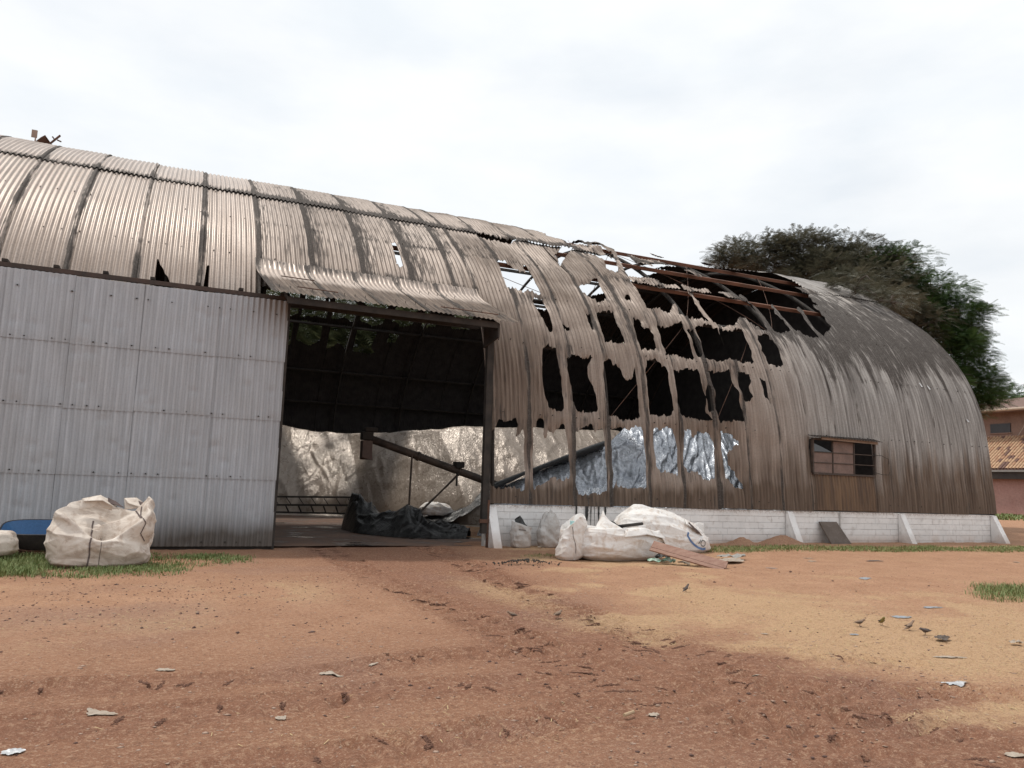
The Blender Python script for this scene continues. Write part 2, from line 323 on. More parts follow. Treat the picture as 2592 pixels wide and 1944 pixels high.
# ------------------------------------------------------------------ burnt-out openings, outlines in (X, s) metres on the vault
HOLES = {
'cap_gap': [(7.67,9.3),(8.12,9.3),(8.82,9.3),(8.5,8.75),(8.12,8.84),(7.8,8.83),(7.55,9.02)],
'sky_a': [(7.59,7.09),(7.82,7.19),(7.93,6.98),(7.99,6.64),(8.26,6.55),(8.36,7.03),(8.34,6.54),(8.35,5.95),(8.35,5.6),(8.31,5.68),(8.11,5.76),(7.87,5.65),(7.78,5.82),(7.64,5.84),(7.51,5.73),(7.52,6.38)],
'sky_b': [(8.15,5.41),(8.38,5.38),(8.4,5.0),(8.39,4.61),(8.35,4.31),(8.26,4.47),(8.18,4.75),(8.15,5.05)],
'nick': [(8.76,4.62),(8.92,4.47),(8.73,4.44)],
'low_a': [(8.05,3.76),(8.2,3.87),(8.36,3.8),(8.39,3.54),(8.44,3.06),(8.47,2.31),(8.43,2.24),(8.26,2.27),(8.13,2.32),(8.04,2.5),(7.99,2.86),(7.99,3.34)],
'low_b': [(8.69,3.57),(8.86,3.67),(9.0,3.66),(9.24,3.66),(9.37,3.7),(9.2,3.36),(9.27,3.04),(9.38,2.73),(9.42,2.35),(9.25,2.28),(8.87,2.3),(8.78,2.49),(8.7,2.92),(8.67,3.31)],
'low_c': [(9.73,3.58),(9.93,3.69),(10.01,3.52),(10.12,3.53),(10.25,3.17),(10.53,3.2),(10.61,3.5),(10.63,2.99),(10.64,2.25),(10.34,2.16),(10.09,2.16),(9.88,2.24),(9.73,2.19),(9.74,2.53),(9.69,3.01)],
'low_d': [(11.07,3.79),(11.32,3.86),(11.46,3.63),(11.54,3.66),(11.59,3.1),(11.64,2.48),(11.54,2.36),(11.2,2.33),(10.98,2.33),(10.96,2.79),(10.97,3.29)],
'low_e': [(11.8,3.61),(11.98,3.52),(12.25,3.66),(12.57,3.65),(12.65,3.27),(12.71,2.92),(12.65,2.48),(12.81,2.29),(12.35,2.29),(12.2,2.35),(11.89,2.36),(11.86,2.76),(11.83,3.23)],
'slit_e': [(12.84,3.25),(12.9,3.22),(12.9,2.87),(12.94,2.57),(12.78,2.53),(12.76,2.93)],
'low_f': [(13.06,3.65),(13.31,3.65),(13.71,3.73),(13.71,3.39),(13.79,3.01),(13.9,2.53),(13.88,2.33),(13.57,2.34),(13.13,2.28),(13.05,2.61),(13.07,3.13)],
'low_g': [(13.97,3.67),(14.21,3.74),(14.35,3.63),(14.19,3.26),(14.26,3.04),(14.12,2.89),(13.99,2.93),(13.93,3.29)],
'slit_g': [(14.73,3.62),(14.82,3.55),(14.86,3.18),(14.89,2.91),(14.77,3.15)],
'mid_a': [(9.99,5.31),(10.47,5.37),(10.44,4.84),(10.46,4.26),(10.27,4.23),(10.1,4.29),(9.93,4.23),(9.9,4.54),(9.92,4.98)],
'mid_slit': [(9.61,5.14),(9.69,5.13),(9.64,4.59),(9.58,4.71)],
'mid_b': [(11.12,5.23),(11.25,5.16),(11.18,4.86),(11.49,4.93),(11.4,4.46),(11.45,4.18),(11.28,4.16),(11.01,4.19),(10.94,4.48),(10.98,4.83)],
'mid_c': [(11.77,5.05),(12.12,5.01),(12.35,5.17),(12.65,5.29),(12.57,4.7),(12.58,4.12),(12.59,4.04),(12.34,4.01),(12.01,4.11),(11.76,4.06),(11.72,4.46)],
'mid_d': [(12.76,5.01),(12.96,5.04),(12.93,4.66),(12.95,4.24),(12.81,4.12),(12.73,4.46)],
'mid_e': [(13.08,5.16),(13.57,5.34),(13.8,5.17),(13.77,4.73),(13.79,4.13),(13.43,4.05),(13.18,4.06),(13.02,4.09),(13.04,4.46),(13.06,4.82)],
'mid_f': [(13.89,5.19),(14.2,5.18),(14.71,5.32),(14.69,4.91),(14.72,4.54),(14.62,4.14),(14.21,4.1),(13.87,4.1),(13.83,4.47)],
'mid_g': [(15.31,5.2),(15.62,5.28),(15.76,5.1),(15.74,4.6),(15.71,4.12),(15.4,4.09),(15.22,4.2),(15.15,4.58)],
'up_a': [(9.8,6.28),(9.92,6.51),(10.18,6.56),(10.56,6.99),(10.52,6.52),(10.48,5.96),(10.22,5.74),(10.03,5.84),(9.89,6.09)],
'up_b': [(9.85,8.39),(10.45,9.3),(10.75,9.3),(10.23,8.49),(9.84,7.9),(9.69,7.62)],
'up_nick': [(11.28,6.33),(11.37,6.34),(11.29,5.99),(11.19,6.1)],
'big_a': [(11.0,9.4),(11.4,9.1),(11.63,8.71),(11.38,7.91),(11.48,7.76),(11.6,7.69),(11.8,8.06),(12.19,9.08),(12.6,10.2),(12.75,11),(12.9,13),(13,16.4),(11.3,16.4),(10.9,13),(10.7,11)],
'big_b': [(12.98,16.4),(13.07,10.79),(12.43,9.19),(12.2,8.56),(11.89,7.54),(11.77,6.67),(11.74,5.77),(11.77,5.69),(12.13,5.8),(12.41,5.68),(12.68,6.09),(12.88,6.15),(12.79,5.69),(12.96,5.58),(13.32,5.62),(13.59,5.56),(13.70,5.48),(13.64,5.6),(13.63,6.15),(13.79,6.94),(13.88,7.42),(13.95,7.6),(14.06,7.5),(13.95,6.91),(13.86,6.26),(13.83,5.61),(13.98,5.41),(14.21,5.46),(14.61,5.53),(14.83,5.82),(15.11,5.95),(15.27,5.72),(15.53,5.54),(15.76,5.46),(15.83,5.74),(15.91,6.39),(16.02,7.05),(15.8,7.3),(15.9,7.45),(16.16,7.5),(16.16,6.9),(16.03,6.24),(16.07,5.71),(16.13,5.5),(16.33,5.46),(16.63,5.55),(16.7,5.6),(16.80,6.16),(16.70,6.39),(16.95,7.12),(17.1,7.22),(16.96,6.43),(16.96,6.02),(16.97,5.64),(17.09,5.74),(17.31,5.54),(17.71,5.47),(17.80,5.55),(17.82,5.95),(17.84,6.45),(17.96,7.06),(18.1,7.22),(18.22,7.1),(18.03,6.48),(18.0,5.97),(18.04,5.6),(18.35,5.88),(18.56,5.99),(18.75,6.2),(18.8,6.55),(18.93,6.98),(19.05,7.57),(19.35,7.7),(19.5,8.3),(19.74,8.68),(20.3,8.8),(20.2,9.4),(20.7,10.8),(20.6,12.5),(19.4,13.8),(18.0,15.0),(17.2,16.4)],
'slit_door': [(4.72,7.14),(4.78,7.08),(4.76,5.97),(4.68,6.04),(4.68,6.66)],
'L0': [(6.6,1.6),(6.75,1.7),(6.81,1.9),(6.93,1.87),(7.12,1.89),(7.22,1.96),(7.26,1.82),(7.22,1.67),(7.12,1.45),(7.28,1.53),(7.39,1.68),(7.42,1.22),(7.44,0.82),(7.42,0.39),(7.37,0.33),(7.31,0.44),(7.22,0.39),(7.06,0.44),(6.94,0.36),(6.75,0.39),(6.6,0.51)],
'L1': [(7.69,1.78),(7.77,1.77),(7.81,1.95),(7.92,2.0),(7.95,1.92),(7.91,1.59),(8.01,1.46),(8.08,1.73),(8.21,1.65),(8.38,1.82),(8.48,1.89),(8.56,1.42),(8.61,0.95),(8.61,0.69),(8.4,0.61),(8.2,0.66),(8.01,0.57),(7.88,0.48),(7.7,0.41)],
'L2': [(8.83,1.73),(8.99,1.85),(9.26,1.94),(9.33,1.64),(9.38,1.79),(9.57,1.84),(9.58,1.47),(9.59,0.87),(9.59,0.45),(9.47,0.35),(9.26,0.34),(9.06,0.29),(8.86,0.32),(8.78,0.57),(8.83,0.72)],
'L3': [(9.77,1.89),(10.07,1.9),(10.25,1.86),(10.47,1.95),(10.65,1.93),(10.7,1.37),(10.7,0.51),(10.45,0.48),(10.2,0.48),(9.95,0.52),(9.9,0.82),(9.81,0.46),(9.76,0.46),(9.79,1.18)],
'L4': [(11.04,1.97),(11.25,1.93),(11.4,1.99),(11.58,1.92),(11.68,1.58),(11.7,0.82),(11.5,0.88),(11.32,0.93),(11.17,0.9),(11.08,1.05),(11.04,1.54)],
'L5': [(11.93,1.91),(12.05,1.98),(12.15,1.74),(12.36,1.9),(12.71,1.89),(12.82,1.63),(12.83,0.83),(12.61,0.76),(12.45,0.79),(12.31,0.94),(12.04,0.96),(11.93,1.08)],
'L6': [(13.14,1.98),(13.4,1.93),(13.63,1.74),(13.38,1.56),(13.21,1.43),(13.27,1.14),(13.46,0.92),(13.6,0.73),(13.71,0.54),(13.47,0.56),(13.32,0.72),(13.17,0.87),(13.11,1.49)],
'window': [(16.13,1.0),(18.47,1.0),(18.47,1.98),(16.13,1.98)],
'flap_gap_a': [(-.55,4.0),(-.55,5.02),(-.42,4.7),(-.25,4.35),(-.08,4.0)],
'flap_gap_b': [(.34,4.0),(.40,4.98),(.455,5.02),(.455,4.0)],
# far slope, behind the ridge; far_top stretched left, unseen, to brighten the inside
'far_top': [(-5,16.3),(10.9,15.9),(13.2,15.5),(18.3,15.5),(18.0,16.4),(17.6,17.2),(17.0,18.4),(15.8,19.3),(14.9,20.1),(13,20),(10,19.6),(8,19.9),(5,19.2),(-5,19.0)],
'f1': [(3.0,21.2),(4.3,21.1),(4.4,22.3),(4.2,22.45),(3.0,22.4)], 'f2': [(4.6,21.1),(5.5,21.0),(5.6,22.4),(5.1,22.3),(4.6,22.45)],
'f3': [(5.8,21.1),(6.7,21.0),(6.75,22.4),(6.3,22.2),(5.85,22.4)], 'f4': [(7.0,21.2),(8.0,21.0),(8.0,22.3),(7.6,22.45),(7.05,22.3)],
'f5': [(8.4,21.2),(9.3,21.0),(9.3,22.1),(8.9,22.3),(8.4,22.1)], 'f6': [(9.7,21.2),(10.3,21.3),(10.35,22.1),(9.75,22.2)], 'f7': [(11.0,21.3),(11.9,21.3),(11.9,22.0),(11.1,22.1)],
'g1': [(3.2,22.75),(4.3,22.7),(4.35,24.1),(4.0,23.9),(3.2,24.2)], 'g2': [(4.6,22.7),(5.5,22.75),(5.55,23.7),(5.2,24.0),(4.6,23.8)], 'g3': [(5.9,22.75),(6.7,22.7),(6.75,24.0),(6.4,23.7),(5.95,24.1)],
'g4': [(7.05,22.75),(7.9,22.8),(7.8,23.8),(8.1,24.15),(7.1,24.1)], 'g5': [(8.5,22.8),(8.9,22.9),(8.8,23.3),(8.5,23.4)],
}
PITCH = .106
HOLES = {k: np.array(v) for k, v in HOLES.items()}
CRISP = {'window', 'flap_gap_a', 'flap_gap_b'}
def hole_dist(X, s):
    """signed distance to the nearest burnt edge, positive on the sheet"""
    d = np.full(X.shape, 9.0)
    lo = np.array([X.min(), s.min()])-.7; hi = np.array([X.max(), s.max()])+.7
    cell = np.floor(X/(PITCH*.5)); tooth = _h(cell, np.floor(s/.5), 9)-.5; fr_ = np.abs(X/(PITCH*.5)-cell-.5)*2
    rag = .006*fbm(X*9, s*9, 5, 3)+.005*vn(X*23, s*11, 9); teeth = .11*tooth*(1-fr_*.8)+.03*fbm(X*14, s*4, 19, 2)
    for k, P in HOLES.items():
        if (P.max(0) < lo).any() or (P.min(0) > hi).any(): continue
        A, B = P, np.roll(P, -1, 0); q = np.full(X.shape, 1e9); ins = np.zeros(X.shape, bool); hz = np.zeros(X.shape)
        for (ax, ay), (bx, by) in zip(A, B):
            ex, ey = bx-ax, by-ay; t = np.clip(((X-ax)*ex+(s-ay)*ey)/(ex*ex+ey*ey+1e-12), 0, 1)
            q_ = (X-ax-t*ex)**2+(s-ay-t*ey)**2; hz = np.where(q_ < q, abs(ex)/(math.hypot(ex, ey)+1e-9), hz); q = np.minimum(q, q_)
            if abs(ey) > 1e-9: ins ^= ((ay > s) != (by > s)) & (X < ex*(s-ay)/ey+ax)
        q = np.sqrt(q); q[ins] *= -1
        d = np.minimum(d, q if k in CRISP else q-.026+rag+teeth*hz**2)
    return d

SEAMS = [-7.2, -5.65, -4.5, -3.3, -2.15, -.95, .25, 1.43, 2.58, 3.74, 4.9, 6.0, 6.55, 7.55, 8.72, 9.7, 10.8, 11.82, 12.92, 13.92, 14.98, 16.03, 17.1, 18.1, 19.1, 20.16, 21.22, 22.27, 23.54]
def stain_at(X, s):
    sm = np.array(SEAMS); i = np.clip(np.searchsorted(sm, X, 'right')-1, 0, len(sm)-1); t = X-sm[i]
    j = np.clip(i+1, 0, len(sm)-1); t2 = sm[j]-X
    lw = .03+.0*X+.03*(X < 6)+.03*vn(X*0+i*3.7, s*.8, 33); lap = np.maximum(1-sstep(lw, lw+.11, t), 1-sstep(.0, .07, t2))
    lap = lap*np.clip(.75+.5*fbm(X*.9, s*.7, 31, 3), .2, 1)
    wide = 1-sstep(.15, .5, t)
    n = fbm(X*.55, s*.5, 3, 4); n2 = fbm(X*1.3, s*1.1, 8, 4)
    left = 1-sstep(5.5, 7.0, X); right = sstep(13.7, 16.5, X); mid = (1-left)*(1-right)
    R = left*(lap*(.95-.4*sstep(.8, 2., X)) + sstep(.6, 2.0, X)*wide*.26 + sstep(.8, 2.2, X)*(.30+n2*.16)
              + sstep(1., 2., X)*np.exp(-((s-6.1)/.45)**2)*sstep(-.2, .3, n)*.5)
    R += mid*(lap*.72+.12+sstep(-.1, .5, n2)*.30)
    top = np.exp(-((s-5.6)/1.9)**2)
    jag = .55*vn(X*7.3, s*.15, 61)+.35*vn(X*2.1, s*.3, 62)
    R += right*(lap*.38+.12++.60*sstep(3.5, 5.0, s+jag+.5*n-1.0*(1-sstep(15, 18, X)))+.10*sstep(0, .5, n2))
    for ps in (3.9, 5.5, 7.15, 8.85): R += (.10+.22*np.clip(n2, 0, 1))*np.exp(-((s-ps)/.08)**2)*(1-.5*mid)
    R += left*sstep(3.9, 4.6, s)*(1-sstep(4.6, 5.2, s))*.10
    cap = np.exp(-(np.clip(s-9.15, 0, 9)/.38)**2)*(s > 9.0)
    R += cap*left*.72+cap*mid*.6
    R -= right*.55*np.exp(-((s-10.2)/1.9)**2)*sstep(19, 20.5, X)
    R -= left*(1-sstep(-.5, 1.4, X))*.08
    G = right*(.62+.33*sstep(15, 18, X))+left*(.08+.10*sstep(.1, .6, n2))+mid*.10
    G += right*0
    B = (1-left)*(1-sstep(.15, .75+.3*n, s+.15*jag))*(.8)+right*(.06+.85*(1-sstep(.9, 2.1, s+jag*.9)))+mid*(.44+.35*sstep(-.3, .4, n))+sstep(.9, 2.4, X)*left*(.45+.15*n)
    return np.clip(np.stack([R, G, B], -1), 0, 1)

def clip_grid(X, S, dist):
    """marching cut of a regular grid at dist=0; returns param verts and faces"""
    nu, nv = X.shape; x = X.ravel(); s = S.ravel(); d = dist.ravel()
    Q = grid_quads(nu, nv); pos = d[Q] > 0; n = pos.sum(1)
    full = Q[n == 4]; part = Q[(n > 0) & (n < 4)]
    px, ps, tris, cache = list(x), list(s), [], {}
    def cut(a, b):
        key = (a, b) if a < b else (b, a)
        if key not in cache:
            t = d[a]/(d[a]-d[b]); t = min(max(t, .02), .98)
            cache[key] = len(px); px.append(x[a]+t*(x[b]-x[a])); ps.append(s[a]+t*(s[b]-s[a]))
        return cache[key]
    for q in part:
        for tri in ((q[0], q[1], q[2]), (q[0], q[2], q[3])):
            poly = []
            for k in range(3):
                a, b = int(tri[k]), int(tri[(k+1) % 3])
                if d[a] > 0: poly.append(a)
                if (d[a] > 0) != (d[b] > 0): poly.append(cut(a, b))
            for k in range(1, len(poly)-1): tris.append((poly[0], poly[k], poly[k+1]))
    tris = np.array(tris, int).reshape(-1, 3)
    used = np.unique(np.concatenate([full.ravel(), tris.ravel()])) if len(full)+len(tris) else np.array([], int)
    mp = np.full(len(px), -1); mp[used] = np.arange(len(used))
    return np.array(px)[used], np.array(ps)[used], mp[full] if len(full) else full, mp[tris]

def corr_sheet(name, xa, xb, sa, sb, parent, mat, seg=6, ds=.06, lift=0.0, holes=True, warp=1.0, amp=.020, seed=0, drop=0.0):
    nx = max(4, int(round((xb-xa+.11)/PITCH*seg))+1)
    xs = np.linspace(xa-.055, xb+.055, nx); ns = max(3, int((sb-sa)/ds)+1)
    ss = np.linspace(sa, sb, ns); X, S = np.meshgrid(xs, ss, indexing='ij')
    S = S+drop*(1+.0*X)
    d = hole_dist(X, S) if holes else np.full(X.shape, 9.0)
    if d.min() > 0: x, s, fq, ft = X.ravel(), S.ravel(), grid_quads(*X.shape), np.zeros((0, 3), int)
    else: x, s, fq, ft = clip_grid(X, S, d)
    if len(fq)+len(ft) == 0: return []
    dd = hole_dist(x, s) if holes else np.full(x.shape, 9.0)
    t = (x-xa)/(xb-xa)
    fire = sstep(6.3, 8.5, x)*(1-sstep(15., 19.5, x))
    off = amp*np.cos(2*np.pi*x/PITCH)+lift+.003+.021*t+.006*seed % .005
    off = off+warp*(.02*fbm(x*.6+seed, s*.5, 40+seed, 3)*(1+2.0*fire)+.007*fbm(x*3, s*1.3, 41, 3)*(1+2*fire))
    e = np.exp(-np.clip(dd, 0, 9)/.13)
    off = off+warp*fire*e*(.07*fbm(x*2.6, s*2.6, 51, 3)-.03+.02*np.sin(x*37))+warp*fire*.014*ridged(x*.8, s*1.1, 52, 2)
    # sheet edges lift a little at the laps
    off = off+warp*.018*np.clip(fbm(x*0+seed*3.1, s*.8, 60, 3), 0, 1)*(sstep(.9, 1.04, t)+.3*sstep(.12, -.04, t))
    lat = warp*fire*.012*fbm(x*1.1, s*1.4, 71, 3)
    V = vault(x+lat, s, off); uv_ = np.stack([x, s], -1); st_ = stain_at(x, s)
    if d.min() > 0: return [mk(name, V, [fq, ft], mat, parent, True, uv_, st_)]
    lab = np.arange(len(x))                                        # separate torn-off pieces
    E_ = np.concatenate([fq[:, [0, 1]], fq[:, [1, 2]], fq[:, [2, 3]], ft[:, [0, 1]], ft[:, [1, 2]]]) if len(fq) else np.concatenate([ft[:, [0, 1]], ft[:, [1, 2]]])
    while True:
        old = lab.copy(); m_ = np.minimum(lab[E_[:, 0]], lab[E_[:, 1]]); np.minimum.at(lab, E_[:, 0], m_); np.minimum.at(lab, E_[:, 1], m_); lab = lab[lab]
        if (old == lab).all(): break
    out = []
    for q in np.unique(lab):
        if (lab == q).sum() < 60: continue
        a, b = fq[lab[fq[:, 0]] == q], ft[lab[ft[:, 0]] == q]; u = np.unique(np.concatenate([a.ravel(), b.ravel()])); mp = np.zeros(len(x), int); mp[u] = np.arange(len(u))
        out.append(mk(name, V[u], [mp[a], mp[b]], mat, parent, True, uv_[u], st_[u]))
    return out

# ================================================================== GROUND
def gz(X, Y):
    X = np.asarray(X, float); Y = np.asarray(Y, float)
    return .035*sstep(12.5, 15.7, Y)*sstep(4, 7, X)+.075*sstep(12.6, 15.6, Y)*sstep(9, 14.5, X)
TRACKS = [  # wheel tracks: polyline, half width
    ([(3.0, 17), (2.95, 13.6), (2.95, 10.8), (3.05, 8.4), (3.15, 6.4), (3.3, 4.6), (3.7, 2.8)], .34),
    ([(5.3, 17), (4.95, 13.45), (4.6, 10.3), (4.36, 8.3), (4.4, 6.8), (4.2, 5.0), (4.4, 3.0)], .36),
    ([(-2.5, 5.2), (.5, 5.25), (1.7, 5.4), (2.6, 5.2), (4.4, 4.6), (7, 3.4)], .26),
    ([(-2.5, 6.2), (1.0, 5.95), (2.2, 6.3), (4.2, 6.1), (6, 5)], .22),
    ([(-1, 4.0), (1.5, 4.3), (2.6, 4.5), (4.6, 3.8)], .24)]
def track_field(X, Y):
    best = np.full(X.shape, 9.0); along = np.zeros(X.shape); across = np.zeros(X.shape); idn = np.zeros(X.shape)
    for k, (P, w) in enumerate(TRACKS):
        acc = 0
        for (ax, ay), (bx, by) in zip(P[:-1], P[1:]):
            ex, ey = bx-ax, by-ay; l = math.hypot(ex, ey); t = np.clip(((X-ax)*ex+(Y-ay)*ey)/(l*l), 0, 1)
            px, py = X-ax-t*ex, Y-ay-t*ey; q = np.hypot(px, py)/w; m = q < best
            best = np.where(m, q, best); along = np.where(m, acc+t*l, along)
            across = np.where(m, (px*ey-py*ex)/l/w, across); idn = np.where(m, k, idn); acc += l
    return best, along, across, idn
def soil_fields(X, Y):
    n = fbm(X*.35, Y*.35, 21, 4); n2 = fbm(X*1.1, Y*1.1, 22, 4)
    bd = np.interp(Y, [3.3, 3.8, 4.5, 5.3, 6.7, 8.7, 12.7, 15], [5.2, 4.9, 4.65, 4.6, 4.75, 5.0, 5.9, 6.5])
    sand = sstep(-.9, 1.7, X-bd+1.2*n2+.5*fbm(X*3, Y*3, 24, 3))
    dd = lambda cx, cy, rx, ry: np.exp(-(((X-cx)/rx)**2+((Y-cy)/ry)**2))
    straw = sand*(.35+.75*sstep(-.1, .45, n2))*(1-.6*sstep(9, 12, X))
    straw += .85*dd(1.2, 10.2, 1.3, 1.3)*sstep(-.3, .3, n2)+.75*dd(4.1, 9.6, .5, 2.2)+.55*dd(-.4, 8.2, 1.8, .9)*sstep(-.2, .3, n2)+.5*dd(-2.2, 11, 1.6, .5)
    straw += 1.0*dd(7.6, 5.4, 2.2, 1.2)+.6*dd(6.5, 8.0, 1.6, 1.2)+.35*dd(2.2, 4.2, .7, .4)+.5*sstep(.15, .6, n2)*(1-sand)*sstep(10, 5, Y)*.7
    bc = np.interp(Y, [3, 5, 7, 10, 13, 15.5], [4.2, 3.9, 3.7, 3.9, 4.2, 4.3])
    wet = (1-sand)*(.36+.35*n)+.45*dd(3.8, 14.4, 2.4, 1.5)+.75*np.exp(-((X-bc+.3*n2)/1.1)**2)+(1-sand)*.35*(1-sstep(5.0, 7.5, Y+.6*n2))
    tb, _, _, _ = track_field(X, Y); wet += .26*(1-sstep(.6, 1.6, tb+.4*n2))*(1-.6*sand)
    wet -= .55*dd(-.5, 10.3, 2.2, 1.8)
    peb = dd(-.6, 9.3, 1.9, 1.6)*sstep(-.2, .4, n2)+.5*(1-sand)*sstep(.1, .5, fbm(X*.8, Y*.8, 29, 3))
    return np.clip(np.stack([straw, wet, peb], -1), 0, 1)
def ground_height(X, Y):
    z = gz(X, Y)
    near = sstep(-6, -4.5, X)*(1-sstep(25, 27, X))*sstep(1.5, 2.2, Y)*(1-sstep(16, 16.6, Y))
    r = .016*fbm(X*.9, Y*.9, 80, 3)+.012*fbm(X*4, Y*4, 81, 3)+.012*ridged(X*5.5, Y*7, 83, 2)*sstep(-.3, .4, fbm(X*.8, Y*.8, 84, 2))
    q, al, ac, idn = track_field(X, Y)
    inside = 1-sstep(.75, 1.05, q)
    lug = np.sin(al*2*np.pi/.21+np.abs(ac)*2.2+idn)          # chevron tread
    tread = inside*sstep(-.45, .1, fbm(X*.7, Y*.7, 90+3, 3))*(.034*np.tanh(3*lug)*(.65+.6*vn(X*9, Y*9, 95)))
    edge = .022*np.exp(-((q-1.05)/.16)**2)
    return z+near*(r+tread-inside*.012+edge*.7)
def axis(lo, hi, step, far, ratio=1.35):
    a = list(np.arange(lo, hi+1e-6, step)); s = step; x = lo; y = hi; left, right = [], []
    while s < far:
        s *= ratio; x -= s; y += s; left.append(x); right.append(y)
    return np.array(left[::-1]+a+right)
gx = axis(-4.8, 13.0, .045, 300); gy = axis(2.0, 16.2, .042, 300)
gx = np.unique(np.concatenate([gx[gx < 13.0], np.arange(13.0, 26, .09), axis(-4.8, 26, .09, 300)[axis(-4.8, 26, .09, 300) > 26]]))
GX, GY = np.meshgrid(gx, gy, indexing='ij')
GZ = ground_height(GX, GY)
def soil_material():
    k = NT('red_earth_yard'); geo = k.n('ShaderNodeNewGeometry'); p = geo.outputs['Position']
    R, G, B = k.attr('soil')
    n1 = k.noise(p, 1.6, 7, .6); n2 = k.noise(p, 9, 6, .65); n3 = k.noise(p, 55, 5, .7); n4 = k.noise(p, 110, 4, .75); n5 = k.noise(p, 24, 6, .75)
    base = k.mix(k.ramp(n1, [(.3, 0.), (.7, 1.)]), (.36, .188, .110), (.47, .265, .162))
    wet = k.mix(k.ramp(n2, [(.3, 0.), (.7, 1.)]), (.190, .082, .050), (.270, .128, .079))
    straw = k.mix(k.ramp(n3, [(.3, 0.), (.7, 1.)]), (.48, .312, .172), (.62, .435, .25))
    c = k.mix(k.math('MULTIPLY', G, .95), base, wet)
    sf = k.math('ADD', R, k.math('MULTIPLY', k.math('SUBTRACT', n3, .5), 1.1))
    sf = k.math('ADD', sf, k.math('MULTIPLY', k.math('SUBTRACT', n2, .5), .9))
    c = k.mix(k.ramp(sf, [(.36, 0.), (.90, .62)]), c, straw)
    pf = k.math('MULTIPLY', B, k.ramp(n4, [(.42, 0.), (.56, 1.)])); c = k.mix(k.math('MULTIPLY', pf, .65), c, (.20, .125, .115))
    vo = k.voro(p, 70); c = k.mix(k.ramp(vo, [(.08, .30), (.22, 0.)]), c, (.40, .29, .22))
    mpv = k.n('ShaderNodeMapping'); mpv.inputs['Scale'].default_value = (1, 1.5, 1); k.link(p, mpv.inputs[0])
    cell = k.n('ShaderNodeTexVoronoi'); cell.inputs['Scale'].default_value = 46; k.link(mpv.outputs[0], cell.inputs['Vector'])
    cs = k.n('ShaderNodeSeparateColor'); k.link(cell.outputs['Color'], cs.inputs[0])
    c = k.mix(k.math('MULTIPLY', k.ramp(cs.outputs[0], [(.66, 0.), (.70, .42)]), k.ramp(cell.outputs['Distance'], [(.25, 1.), (.45, 0.)])), c, (.56, .40, .29))      # pale chips
    c = k.mix(k.math('MULTIPLY', k.ramp(cs.outputs[1], [(.76, 0.), (.80, .65)]), k.ramp(cell.outputs['Distance'], [(.25, 1.), (.5, 0.)])), c, (.13, .066, .044))      # dark crumbs
    c = k.mix(k.ramp(n5, [(.35, .6), (.44, 0.)]), c, (.15, .078, .052)); c = k.mix(k.ramp(n5, [(.52, 0.), (.64, .45)]), c, (.58, .39, .26))
    c = k.mix(k.ramp(n4, [(.34, .6), (.43, 0.)]), c, (.12, .062, .042)); c = k.mix(k.ramp(n4, [(.53, 0.), (.64, .35)]), c, (.60, .43, .30))
    h = k.math('ADD', k.math('ADD', k.math('MULTIPLY', n3, .6), n4), k.math('MULTIPLY', n5, 2.0))
    return k.fin(c, .92, 0, k.bump(h, .6, .03), .15)
M_SOIL = soil_material()
ground = mk('ground', np.stack([GX, GY, GZ], -1).reshape(-1, 3), grid_quads(*GX.shape), M_SOIL, None, True, None, soil_fields(GX, GY).reshape(-1, 3), 'soil')
tag(ground, kind='structure')

def floor_material():
    k = NT('wet_dirty_concrete'); p = k.n('ShaderNodeNewGeometry').outputs['Position']
    n = k.noise(p, .9, 6, .6); n2 = k.noise(p, 14, 5, .65)
    c = k.mix(k.ramp(n, [(.38, 0.), (.6, 1.)]), (.075, .050, .038), (.19, .10, .06))
    c = k.mix(k.ramp(n2, [(.35, .5), (.6, 0.)]), c, (.06, .045, .04))
    return k.fin(c, k.ramp(n, [(.36, .12), (.48, .75)]), 0, k.bump(n2, .2, .006), .5)
fl_x = np.linspace(X0+.2, XE-.2, 200); fl_y = np.linspace(16.18, 35.9, 130); FX, FY = np.meshgrid(fl_x, fl_y, indexing='ij')
FZ = .028+.02*np.clip(fbm(FX*.5, FY*.5, 14, 3), 0, 1)+.006*fbm(FX*3, FY*3, 15, 2)
tag(mk('floor', np.stack([FX, FY, FZ], -1).reshape(-1, 3), grid_quads(*FX.shape), floor_material()), kind='structure')

# ================================================================== WAREHOUSE
wh = empty('warehouse', (8, D, 0), 'long burnt-out barrel-vaulted warehouse of scorched corrugated iron on a white brick plinth', 'warehouse')
class _Off: pass
def W(o): return keep(o, wh)
CAP = 9.12
for i, (xa, xb) in enumerate(zip(SEAMS[:-1], SEAMS[1:])):
    over_door = 1.9 < xb and xa < 6.3
    sa = 0.02-.01*(i % 3)
    if over_door: sa = 4.65 if xb < 6.2 and xa > 1 else 0.02
    if xa == 1.43: sa = 4.6
    if xa == 6.0: xa_, sa = 6.0, 4.6
    seen = xb > -4.6
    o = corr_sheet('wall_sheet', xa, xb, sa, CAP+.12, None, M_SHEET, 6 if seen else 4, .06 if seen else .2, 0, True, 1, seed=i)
    for q_ in o: W(q_)
    # ridge sheets run over the top, lapped on the outside of the wall sheets
    xs0 = xa-.08*((i*7) % 5-2)/2; xs1 = xb
    o = corr_sheet('ridge_sheet', xa, xb, CAP-.02*(i % 2), STOT-CAP, None, M_SHEET, 5, .08, .034, True, 1.3, seed=i+40)
    for q_ in o: W(q_)
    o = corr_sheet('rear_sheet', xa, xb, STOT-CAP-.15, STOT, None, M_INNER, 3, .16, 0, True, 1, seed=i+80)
    for q_ in o: W(q_)
